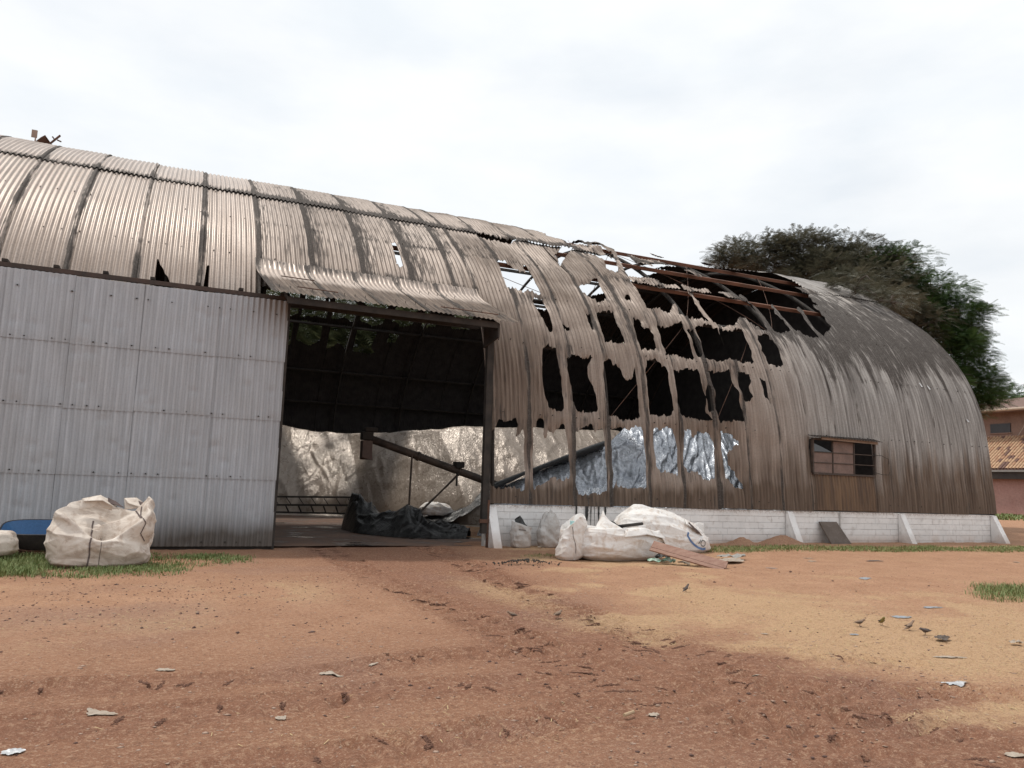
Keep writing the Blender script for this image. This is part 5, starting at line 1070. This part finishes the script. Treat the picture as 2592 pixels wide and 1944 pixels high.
def bird(loc, rz, label, dark, pitch=0):
    e = empty('bird', (loc[0], loc[1], float(ground_height(np.array([loc[0]]), np.array([loc[1]]))[0])+.005), label, 'bird', 'birds feeding on the straw'); e.rotation_euler = (0, 0, rz); e.scale = (.78, .78, .78)
    prof = [(-.085, .004, .050), (-.06, .010, .052), (-.045, .018, .055), (-.02, .030, .058), (.005, .034, .061), (.03, .029, .070), (.045, .022, .082), (.056, .021, .091), (.068, .017, .094), (.076, .008, .093), (.090, .001, .090)]
    n = 12; V = []
    for x, r, z in prof:
        for q in range(n):
            a = 2*math.pi*q/n; w = 1.0 if x > -.05 else 1.5; V.append((x, r*w*math.cos(a), z+r*(.85 if x > -.05 else .5)*math.sin(a)+pitch*x))
    nr = len(prof); Q = grid_quads(nr, n); F = np.concatenate([Q, np.array([[r*n+n-1, (r+1)*n+n-1, (r+1)*n, r*n] for r in range(nr-1)])])
    m = M_BIRD[dark]; mk('body', V, F, m, e, True)
    for s in (-1, 1):
        W_ = [(.03, s*.028, .075), (-.01, s*.036, .072), (-.07, s*.016, .058), (-.02, s*.034, .052), (.02, s*.033, .056)]
        mk('wing', W_+[(x, y+s*.004, z) for x, y, z in W_], [(0, 1, 2, 3, 4), (5, 6, 7, 8, 9), (0, 1, 6, 5), (1, 2, 7, 6), (2, 3, 8, 7), (3, 4, 9, 8), (4, 0, 5, 9)], M_BIRD[2], e)
        MB().tube([(.005, s*.012, .035), (.0, s*.012, .012), (.008, s*.012, .0), (.024, s*.012, .0)], .0025, 5).build('leg', M_WOODD, e)
    return e
M_BIRD = [simple('grey_brown_plumage', (.21, .135, .09), (.30, .21, .15), 30, .8), simple('dark_plumage', (.07, .055, .05), (.12, .095, .085), 30, .8), simple('dark_wing', (.08, .06, .05), (.13, .10, .085), 40, .8), simple('olive_plumage', (.27, .22, .06), (.19, .16, .07), 30, .8)]
bird((7.1, 6.42), -.5, 'grey-brown bird pecking, leftmost of the row of birds on the straw', 0); bird((7.39, 6.38), -1.9, 'yellowish olive bird, second from left in the row on the straw', 3, .3)
bird((7.5, 6.12), -.3, 'grey-brown bird standing upright, third from left in the row on the straw', 0, .5); bird((7.41, 5.85), 2.6, 'dark bird at the right end of the row on the straw', 1, -.2)
bird((6.77, 9.11), .2, 'lone dark bird on the sand below the domed bag', 1, .5); bird((3.45, 7.63), 2.8, 'brown bird on the dark track, left of a second bird', 0); bird((3.94, 7.54), .3, 'brown bird on the dark track, right of its companion', 0)

# ================================================================== STUFF ON THE GROUND: pebbles, straw, clods, grass
def in_view(x, y): return (y > 2.3) & (x > -4.5-.0*y) & (x < y*1.75+1.5)
def scatter(n, fx, fy, accept):
    x = RNG.uniform(*fx, n); y = RNG.uniform(*fy, n); k = in_view(x, y) & (RNG.random(n) < accept(x, y)); return x[k], y[k]
OCT_V = np.array([(1, 0, 0), (0, 1, 0), (-1, 0, 0), (0, -1, 0), (0, 0, 1), (0, 0, -1)], float); OCT_F = np.array([(0, 1, 4), (1, 2, 4), (2, 3, 4), (3, 0, 4), (1, 0, 5), (2, 1, 5), (3, 2, 5), (0, 3, 5)])
def pebbles(name, x, y, r, flat, m, lab, cat, tall=1):
    n = len(x); S = r[:, None, None]*RNG.uniform(.6, 1.35, (n, 6, 1)); V = OCT_V[None]*S; V[..., 2] *= flat; V[..., 0] *= RNG.uniform(.8, 1.7, (n, 1))
    a = RNG.uniform(0, 6.28, n); ca, sa = np.cos(a)[:, None], np.sin(a)[:, None]; vx = V[..., 0]*ca-V[..., 1]*sa; vy = V[..., 0]*sa+V[..., 1]*ca
    z = ground_height(x, y)
    P = np.stack([vx+x[:, None], vy+y[:, None], V[..., 2]+z[:, None]+r[:, None]*flat*.25], -1).reshape(-1, 3)
    F = (OCT_F[None]+6*np.arange(n)[:, None, None]).reshape(-1, 3)
    return tag(mk(name, P, F, m, None, False), lab, cat, kind='stuff')
nearf = lambda x, y: np.clip(1.25-np.hypot(x, y)/15, .08, 1)
x, y = scatter(42000, (-4, 20), (2.3, 15.4), lambda x, y: nearf(x, y)*(.25+.75*sstep(-.1, .5, fbm(x*.7, y*.7, 29, 3))))
pebbles('pebbles', x, y, RNG.uniform(.004, .011, len(x))*(1+1.2*RNG.random(len(x))**6), .28, simple('pink_grit', (.36, .235, .175), (.50, .36, .28), 40, .9), 'fine pinkish grit over the yard', 'grit')
x, y = scatter(40000, (-4, 20), (2.3, 15.4), lambda x, y: .2*nearf(x, y)*sstep(-.2, .4, fbm(x*.9, y*.9, 36, 3))+.5*np.exp(-(((x+.4)/2)**2+((y-10)/1.6)**2)))
pebbles('dark_pebbles', x, y, RNG.uniform(.004, .012, len(x))*(1+1.3*RNG.random(len(x))**7), .6, simple('dark_grit', (.09, .05, .04), (.16, .095, .08), 30, .9), 'scattered dark stones and crumbs over the yard', 'grit')
# clods thrown up along the wheel tracks
xs_, ys_, rs_ = [], [], []
for P, w in TRACKS:
    for (ax, ay), (bx, by) in zip(P[:-1], P[1:]):
        L_ = math.hypot(bx-ax, by-ay)
        for q in range(int(L_*5)):
            if random.random() < .5: continue
            t = random.random(); cx, cy = ax+t*(bx-ax)+random.gauss(0, w*.55), ay+t*(by-ay)+random.gauss(0, w*.4); ln = random.uniform(.06, .24); an = math.atan2(by-ay, bx-ax)+random.choice((-1.2, 1.2))+random.gauss(0, .25)
            for z in range(int(ln*300)):
                tt_ = random.uniform(-.5, .5); xs_.append(cx+ln*tt_*math.cos(an)+random.gauss(0, .008)); ys_.append(cy+ln*tt_*math.sin(an)+random.gauss(0, .008)); rs_.append(random.uniform(.004, .011)*(1.1-abs(tt_)))
for P, w in TRACKS[:2]:                                       # crumbled lug marks across the two main wheel tracks
    for (ax, ay), (bx, by) in zip(P[:-1], P[1:]):
        L_ = math.hypot(bx-ax, by-ay); dx_, dy_ = (bx-ax)/L_, (by-ay)/L_
        for q in np.arange(0, L_, .165):
            for sg in (-1, 1):
                cx, cy = ax+dx_*q-dy_*sg*w*.5, ay+dy_*q+dx_*sg*w*.5
                if random.random() < .4 or vn(cx*.8, cy*.8, 97) < -.05: continue
                ln = random.uniform(.10, .30); an = math.atan2(dx_, -dy_)+sg*.35+random.gauss(0, .12)
                for z in range(int(ln*260)):
                    tt_ = random.uniform(-.5, .5); xs_.append(cx+ln*tt_*math.cos(an)+random.gauss(0, .007)); ys_.append(cy+ln*tt_*math.sin(an)+random.gauss(0, .007)); rs_.append(random.uniform(.004, .012)*(1.1-abs(tt_)))
x, y, r = np.array(xs_), np.array(ys_), np.array(rs_); k_ = in_view(x, y) & (y < 15.8); pebbles('mud_clods', x[k_], y[k_], r[k_], .75, simple('dark_red_mud', (.125, .06, .04), (.19, .095, .062), 30, .95), 'broken dark clods along the wheel tracks', 'clods')
# straw
def blades(name, x, y, L_, w, lean, m, lab, cat, zoff=0., upright=False):
    n = len(x); a = RNG.uniform(0, 6.28, n); z = ground_height(x, y)+zoff; dx, dy = np.cos(a), np.sin(a); nx, ny = -dy*w/2, dx*w/2
    if not upright:
        hz = RNG.uniform(0, .014, n); P = np.stack([np.stack([x-nx, y-ny, z+.004], -1), np.stack([x+nx, y+ny, z+.004], -1), np.stack([x+nx+dx*L_, y+ny+dy*L_, z+.004+hz], -1), np.stack([x-nx+dx*L_, y-ny+dy*L_, z+.006+hz], -1)], 1).reshape(-1, 3)
        return tag(mk(name, P, (np.arange(4)[None]+4*np.arange(n)[:, None]), m, None, False), lab, cat, kind='stuff')
    c1 = lean*.35*L_; c2 = lean*L_; up = np.sqrt(np.clip(1-lean**2, .1, 1))
    P = np.stack([np.stack([x-nx, y-ny, z-.004], -1), np.stack([x+nx, y+ny, z-.004], -1), np.stack([x+nx*.8+dx*c1, y+ny*.8+dy*c1, z+L_*up*.62], -1), np.stack([x-nx*.8+dx*c1, y-ny*.8+dy*c1, z+L_*up*.62], -1), np.stack([x+dx*c2, y+dy*c2, z+L_*up*.9], -1)], 1).reshape(-1, 3)
    b = 5*np.arange(n)[:, None]; return tag(mk(name, P, [b+np.array([[0, 1, 2, 3]]), b+np.array([[3, 2, 4]])], m, None, False), lab, cat, kind='stuff')
x, y = scatter(60000, (-4, 16), (2.3, 14.5), lambda x, y: np.clip(soil_fields(x, y)[..., 0]*1.15-.15, 0, 1)*np.clip(1.3-np.hypot(x, y)/16, .1, 1)*.9+.012)
blades('straw_litter', x, y, RNG.uniform(.015, .05, len(x)), RNG.uniform(.003, .006, len(x)), None, simple('pale_straw', (.56, .42, .23), (.44, .31, .16), 15, .8), 'pale chaff and straw strewn over the yard', 'straw')
M_GRASS = simple('yard_grass', (.085, .165, .035), (.27, .28, .11), 9, .6, 0, 0); M_GRASS2 = simple('dry_yard_grass', (.13, .19, .045), (.26, .26, .10), 5, .6, 0, 0)
gd = lambda x, y: np.clip(1.25-((x+2.0)/3.1)**4-((y-13.55-.16*(x+1))/1.55)**2+1.5*fbm(x*1.6, y*1.6, 950, 3), 0, 1)*(y < 15.55)*(x < 1.6)
x, y = scatter(70000, (-4.4, 1.7), (11.2, 15.6), lambda x, y: gd(x, y)**1.6*.75)
blades('grass_patch', x, y, RNG.uniform(.03, .09, len(x))*(1.0+.8*(x < -1.4)), RNG.uniform(.006, .012, len(x)), RNG.uniform(.2, .9, len(x)), M_GRASS, 'bright green grass round the big cream bag on the left', 'grass', 0, True)
gs = lambda x, y: np.clip(1.1-((y-14.62+.03*(x-12))/.55)**2+.8*fbm(x*.9, y*1.6, 960, 3), 0, 1)*(x > 10.9)
x, y = scatter(60000, (10.8, 25), (13.2, 15.6), lambda x, y: gs(x, y)*.7)
blades('grass_strip', x, y, RNG.uniform(.03, .085, len(x)), RNG.uniform(.008, .016, len(x)), RNG.uniform(.3, .95, len(x)), M_GRASS2, 'low green grass strip along the foot of the white plinth', 'grass', 0, True)
gr = lambda x, y: np.clip(1.2-((x-12.9)/1.75)**2-((y-7.6)/1.15)**2+.8*fbm(x*1.2, y*1.2, 970, 3), 0, 1)
x, y = scatter(30000, (10.3, 15), (6.2, 9.4), lambda x, y: gr(x, y)*.8)
blades('grass_tuft', x, y, RNG.uniform(.04, .14, len(x)), RNG.uniform(.005, .010, len(x)), RNG.uniform(.2, .9, len(x)), M_GRASS, 'green grass tuft at the right picture edge', 'grass', 0, True)
x, y = scatter(4000, (6.3, 8.0), (13.6, 14.6), lambda x, y: np.clip(.8-((x-7.0)/.6)**2-((y-14.05)/.35)**2+.5*fbm(x*3, y*3, 980, 2), 0, 1)*.5)
blades('grass_sprigs', x, y, RNG.uniform(.03, .07, len(x)), RNG.uniform(.006, .010, len(x)), RNG.uniform(.3, .9, len(x)), M_GRASS2, 'sparse grass sprigs beside the upright sack', 'grass', 0, True)
x = RNG.uniform(44, 59.6, 16000); y = RNG.uniform(26, 44, 16000); k_ = (RNG.random(16000) < np.clip(sstep(53, 57, x)+fbm(x*.3, y*.3, 990, 2), 0, 1)); x, y = x[k_], y[k_]
blades('far_grass', x, y, RNG.uniform(.15, .4, len(x)), RNG.uniform(.05, .09, len(x)), RNG.uniform(.2, .9, len(x)), M_GRASS, 'green grass in front of the pink house', 'grass', 0, True)

# ================================================================== HOUSE BEYOND THE RIGHT END
hs = empty('house', (60, 36, 0), 'pink rendered house with clay tile roof beyond the right end of the warehouse', 'house')
M_PINK = simple('pink_render', (.40, .225, .195), (.45, .27, .235), 1.5, .9); M_UP = simple('brown_render', (.22, .145, .115), (.28, .19, .155), 1.5, .9)
def HW(o): return keep(o, hs)
HW(MB().box(60.3, 64.0, 20, 47, -.1, 3.35).build('wall', M_PINK))
HW(MB().box(63.6, 70, 20, 47, 3.36, 8.75).build('upper_wall', M_UP))
HW(MB().box(59.75, 59.90, 20, 47, 3.0, 3.62).build('fascia', simple('dark_fascia', (.035, .03, .03), (.06, .05, .045), 2)))
HW(MB().box(59.55, 59.745, 20, 47, 3.55, 3.70).build('gutter', simple('grey_gutter', (.30, .29, .28), (.24, .23, .22), 4)))
HW(MB().add([(59.7, 20, 3.74), (59.7, 47, 3.74), (63.55, 47, 6.50), (63.55, 20, 6.50), (59.7, 20, 3.64), (59.7, 47, 3.64), (63.55, 47, 6.40), (63.55, 20, 6.40)], BOXF).build('roof_deck', simple('roof_deck', (.16, .08, .06), (.1, .05, .04), 2)))
wdw = HW(MB().box(63.52, 63.60, 41.6, 43.3, 6.95, 7.70).build('window', simple('dark_window', (.025, .025, .028), (.04, .04, .045), 2, .3)))
HW(MB().box(63.50, 63.56, 41.5, 43.4, 6.86, 6.94).build('window_sill', M_UP))
HW(MB().add([(62.3, 20, 8.66), (62.3, 47, 8.66), (70, 47, 10.6), (70, 20, 10.6), (62.3, 20, 8.52), (62.3, 47, 8.52), (70, 47, 10.46), (70, 20, 10.46)], BOXF).build('upper_roof', simple('upper_roof', (.20, .11, .08), (.14, .08, .06), 2)))
HW(MB().tube([(62.25, 20, 8.72), (62.25, 47, 8.72)], .12, 10).build('eave_tiles', simple('pale_eave_tile', (.5, .40, .31), (.42, .33, .26), 4), None, True))
HW(MB().tube([(63.5, 41.0, 6.6), (63.2, 40.3, 7.3), (62.9, 39.7, 8.2), (62.7, 39.3, 8.6)], .03, 6).build('drop_cable', simple('pale_cable', (.5, .46, .42), (.4, .37, .34), 4)))
TW, TL = .265, .45; slope = Vector((3.85, 0, 2.76)); SL = slope.length; sd = slope.normalized(); sn = Vector((-sd.z, 0, sd.x))
n = 8; V = []
for t_ in (0, TL+.05):
    for q in range(n):
        a = math.pi*q/(n-1); rr = (TW*.42)*(1 if t_ == 0 else .86); V.append(Vector((0, math.cos(a)*rr, 0))+sn*math.sin(a)*rr*.9+sd*t_)
tm = mk('roof_tile', V, grid_quads(2, n), None, None, True); tme = tm.data; bpy.data.objects.remove(tm)
tmats = [simple('clay_tile_a', (.50, .31, .19), (.58, .39, .25), 6, .85), simple('clay_tile_b', (.42, .23, .14), (.50, .30, .19), 6, .85), simple('clay_tile_dark', (.16, .09, .075), (.24, .14, .11), 6, .85)]
tms = []
for m_ in tmats:
    c = tme.copy(); c.materials.clear(); c.materials.append(m_); tms.append(c)
ntile = 0; rest = MB()
for ci in range(32):
    yb = 35.6+ci*TW
    for ri in range(int(SL/TL)+1):
        p = Vector((59.72, yb, 3.78))+sd*(ri*TL)+sn*.02
        if (p-Vector((59.72, yb, 3.78))).length > SL-.2: continue
        mi = random.choices((0, 1, 2), (.6, .28, .12))[0]
        if ci >= 2 and ntile < 300 and yb > 36.0 and yb < 44:
            o = bpy.data.objects.new('roof_tile', tms[mi]); COL.objects.link(o); keep(o, hs); o.matrix_parent_inverse = Matrix.Identity(4); o.location = p-Vector((60, 36, 0)); ntile += 1
        else: rest.add([v+p for v in V], [tuple(f) for f in grid_quads(2, n)])
HW(tag(rest.build('far_tiles', tmats[1], None, True), kind='stuff'))
wire = MB().tube([Vector((70, 40+k*2.2, 11.9-.25*math.sin(math.pi*(k+1)/14))) for k in range(-3, 12)], .022, 5)
tag(wire.build('overhead_wire', M_CHAR), 'thin overhead wire crossing the sky above the pink house', 'wire')

# ================================================================== TREES
def leaf_material(name, a, b):
    k = NT(name); p = k.n('ShaderNodeNewGeometry').outputs['Position']; n = k.noise(p, .9, 4); n2 = k.noise(p, 6, 3)
    c = k.mix(k.ramp(n, [(.35, 0.), (.65, 1.)]), a, b); c = k.mix(.4, c, k.ramp(n2, [(.3, .45), (.7, 1.)]), 'MULTIPLY')
    m = k.fin(c, .55, 0, None, .3)
    tr = k.n('ShaderNodeBsdfTranslucent'); k.link(c, tr.inputs['Color']); mx = k.n('ShaderNodeMixShader'); mx.inputs[0].default_value = .25
    k.link(k.b.outputs[0], mx.inputs[1]); k.link(tr.outputs[0], mx.inputs[2]); k.link(mx.outputs[0], k.o.inputs['Surface']); return m
M_LG = leaf_material('green_foliage', (.036, .078, .022), (.085, .145, .045)); M_LB = leaf_material('scorched_foliage', (.082, .085, .058), (.155, .143, .10)); M_LD = leaf_material('dull_green_foliage', (.085, .105, .045), (.16, .17, .085))
M_BARK = simple('grey_bark', (.16, .13, .11), (.10, .08, .07), 5, .9)
def fronds(C, Ddir, L_, nl=7, wid=.24):
    """feathery pinnate leaves: C positions, Ddir directions"""
    n = len(C); up = np.array([0, 0, 1.0]); S = np.cross(Ddir, up); S /= np.linalg.norm(S, axis=1)[:, None]+1e-6; Nn = np.cross(S, Ddir); roll = RNG.uniform(-.7, .7, n)[:, None]; S = S*np.cos(roll)+Nn*np.sin(roll)
    out = []
    for k in range(nl):
        t = (k+.6)/nl; base = C+Ddir*(L_*t)[:, None]-up*(.22*L_*t*t)[:, None]; ll = (L_*wid*(1-.55*abs(t-.4)))[:, None]; w = (L_*.5/nl)[:, None]
        for sg in (-1, 1):
            tip = base+(S*sg+Ddir*.55)*ll; out.append(np.stack([base-Ddir*w*.35, tip-Ddir*w*.25, tip+Ddir*w*.25, base+Ddir*w*.45], 1))
    P = np.concatenate(out, 0).reshape(-1, 3); return P, np.arange(len(P)).reshape(-1, 4)
def lobe_fronds(lobes, per_m3, L0):
    C, Dd = [], []
    for cx, cy, cz, rx, ry, rz in lobes:
        n = int(per_m3*rx*ry*rz*4.2); ns = max(10, int(9*rx*ry)); sd_ = RNG.normal(size=(ns, 3)); sd_ /= np.linalg.norm(sd_, axis=1)[:, None]; sc_c = sd_*(RNG.random(ns)**.35)[:, None]*.95
        w_ = RNG.integers(0, ns, n); g_ = np.clip(RNG.normal(0, 1, (n, 3)), -1.5, 1.5)*[.19, .19, .14]; c = (sc_c[w_]+g_*(.6+.8*RNG.random(ns))[w_][:, None])*np.array([rx, ry, rz]); d = g_/(np.linalg.norm(g_, axis=1)[:, None]+1e-6)+sd_[w_]*.6
        dd = d*[1, 1, .45]+RNG.normal(0, .35, d.shape); dd /= np.linalg.norm(dd, axis=1)[:, None]; C.append(c+[cx, cy, cz]); Dd.append(dd)
    C = np.concatenate(C); Dd = np.concatenate(Dd); return fronds(C, Dd, RNG.uniform(.7, 1.25, len(C))*L0)
def limb(mb, a, b, r0, r1, bend=.3, n=6):
    a, b = Vector(a), Vector(b); o = Vector((random.gauss(0, bend), random.gauss(0, bend), abs(random.gauss(0, bend)))); mb.tube([a.lerp(b, t)+o*math.sin(math.pi*t) for t in np.linspace(0, 1, n)], [r0+(r1-r0)*t for t in np.linspace(0, 1, n)], 8)
def make_tree(name, base, top, lobes_by, label, r0, frond=.55, dens=26, group=None):
    e = empty(name, base, label, 'tree', group); mb = MB(); mb.tube([base, Vector(base).lerp(Vector(top), .5)+Vector((.15, .1, 0)), top], [r0, r0*.75, r0*.6], 12); tr = keep(mb.build('trunk', M_BARK, None, True), e)
    lm = MB()
    for nm, m, lobes in lobes_by:
        for lb in lobes:
            limb(lm, top, (lb[0], lb[1], lb[2]-.2*lb[5]), r0*.42, .03, .4)
            for q in range(5):
                d = Vector((random.gauss(0, 1), random.gauss(0, 1), random.gauss(0, .6))).normalized(); limb(lm, (lb[0], lb[1], lb[2]-.2*lb[5]), (lb[0]+d.x*lb[3]*.9, lb[1]+d.y*lb[4]*.9, lb[2]+d.z*lb[5]*.9), .045, .012, .12, 4)
        P, F = lobe_fronds(lobes, dens, frond); keep(mk(nm, P, F, m, None, False), e)
    keep(lm.build('branches', M_BARK, None, True), e)
    return e
scorched = [(26.9, 32, 13.7, 1.7, 1.7, .9), (27.6, 30.4, 13.5, 2.2, 2.0, 1.1), (29.4, 29, 13.3, 2.5, 2.2, 1.3), (31.4, 28, 13.0, 2.3, 2.2, 1.3), (28.6, 27.3, 12.0, 2.1, 2.0, 1.2), (30.6, 26.6, 11.4, 2.2, 2.0, 1.2), (27.2, 25.2, 10.3, 1.7, 1.6, .9), (29.4, 24.8, 9.9, 1.8, 1.6, 1.0), (22.7, 20.4, 9.05, 1.0, .9, .45), (23.7, 19.7, 8.55, .9, .8, .45), (24.5, 20.9, 9.0, 1.2, 1.0, .6), (25.6, 22.3, 9.2, 1.3, 1.2, .7), (27.0, 22.8, 8.9, 1.3, 1.1, .7), (26.2, 23.6, 10.2, 1.3, 1.3, .8), (31.0, 24.6, 9.4, 1.5, 1.5, 1.0)]
green = [(32.6, 27, 12.7, 1.9, 1.9, 1.1), (33.6, 25.8, 11.5, 1.8, 1.8, 1.1), (32.9, 25.2, 10.6, 1.7, 1.7, 1.2), (34.2, 25.0, 9.9, 1.6, 1.7, 1.1), (32.9, 24.4, 8.6, 1.7, 1.6, 1.2), (34.3, 24.7, 8.3, 1.3, 1.5, 1.1), (33.9, 24.0, 6.9, 1.4, 1.4, .9), (34.5, 24.2, 6.9, 1.0, 1.2, .8), (34.6, 24.9, 9.2, 1.0, 1.1, .9), (34.4, 25.6, 10.7, 1.0, 1.2, .8), (33.5, 23.8, 5.8, 1.6, 1.2, .7), (34.2, 23.9, 6.1, 1.0, 1.1, .6), (32.3, 23.6, 6.9, 1.2, 1.2, .8), (31.9, 29, 13.9, .9, .9, .5)]
make_tree('broad_tree', (31.5, 27.2, 0), (31.2, 27.2, 7.6), [('scorched_crown', M_LB, scorched), ('green_crown', M_LG, green)], 'broad tree scorched brown on the left and green on the right, behind the warehouse end', .34, .36, 170)
make_tree('dull_tree', (6.5, 42.5, 0), (6.6, 42.5, 5.5), [('crown', M_LD, [(4.2, 42, 9.6, 2.6, 2.2, 2.2), (7.2, 42.4, 10.0, 2.6, 2.2, 2.3), (5.6, 41.6, 7.4, 2.6, 2.0, 2.0), (8.6, 42, 7.8, 2.2, 2.0, 2.0)])], 'dull green tree seen through the torn rear slope above the doorway, left part', .28, .8, 30, 'trees behind the warehouse')
make_tree('dull_tree', (12.5, 43, 0), (12.3, 43, 5.5), [('crown', M_LD, [(10.6, 42.6, 10.0, 2.4, 2.2, 2.2), (13.4, 43, 10.1, 2.6, 2.2, 2.3), (11.6, 42.4, 7.6, 2.6, 2.0, 2.0), (15.6, 43, 9.4, 2.2, 2.0, 2.0)])], 'dull green tree seen through the torn rear slope above the doorway, right part', .28, .8, 30, 'trees behind the warehouse')
make_tree('far_tree', (82, 53, 0), (81.8, 53, 7.5), [('crown', M_LG, [(79, 52.5, 10.6, 2.6, 2.6, 1.9), (82.5, 53, 11.2, 3.0, 2.6, 2.0), (86, 53.5, 10.8, 2.8, 2.6, 1.9), (81, 52, 8.8, 2.6, 2.4, 1.6)])], 'small bright green tree rising behind the pink house roof', .3, 1.1, 10)
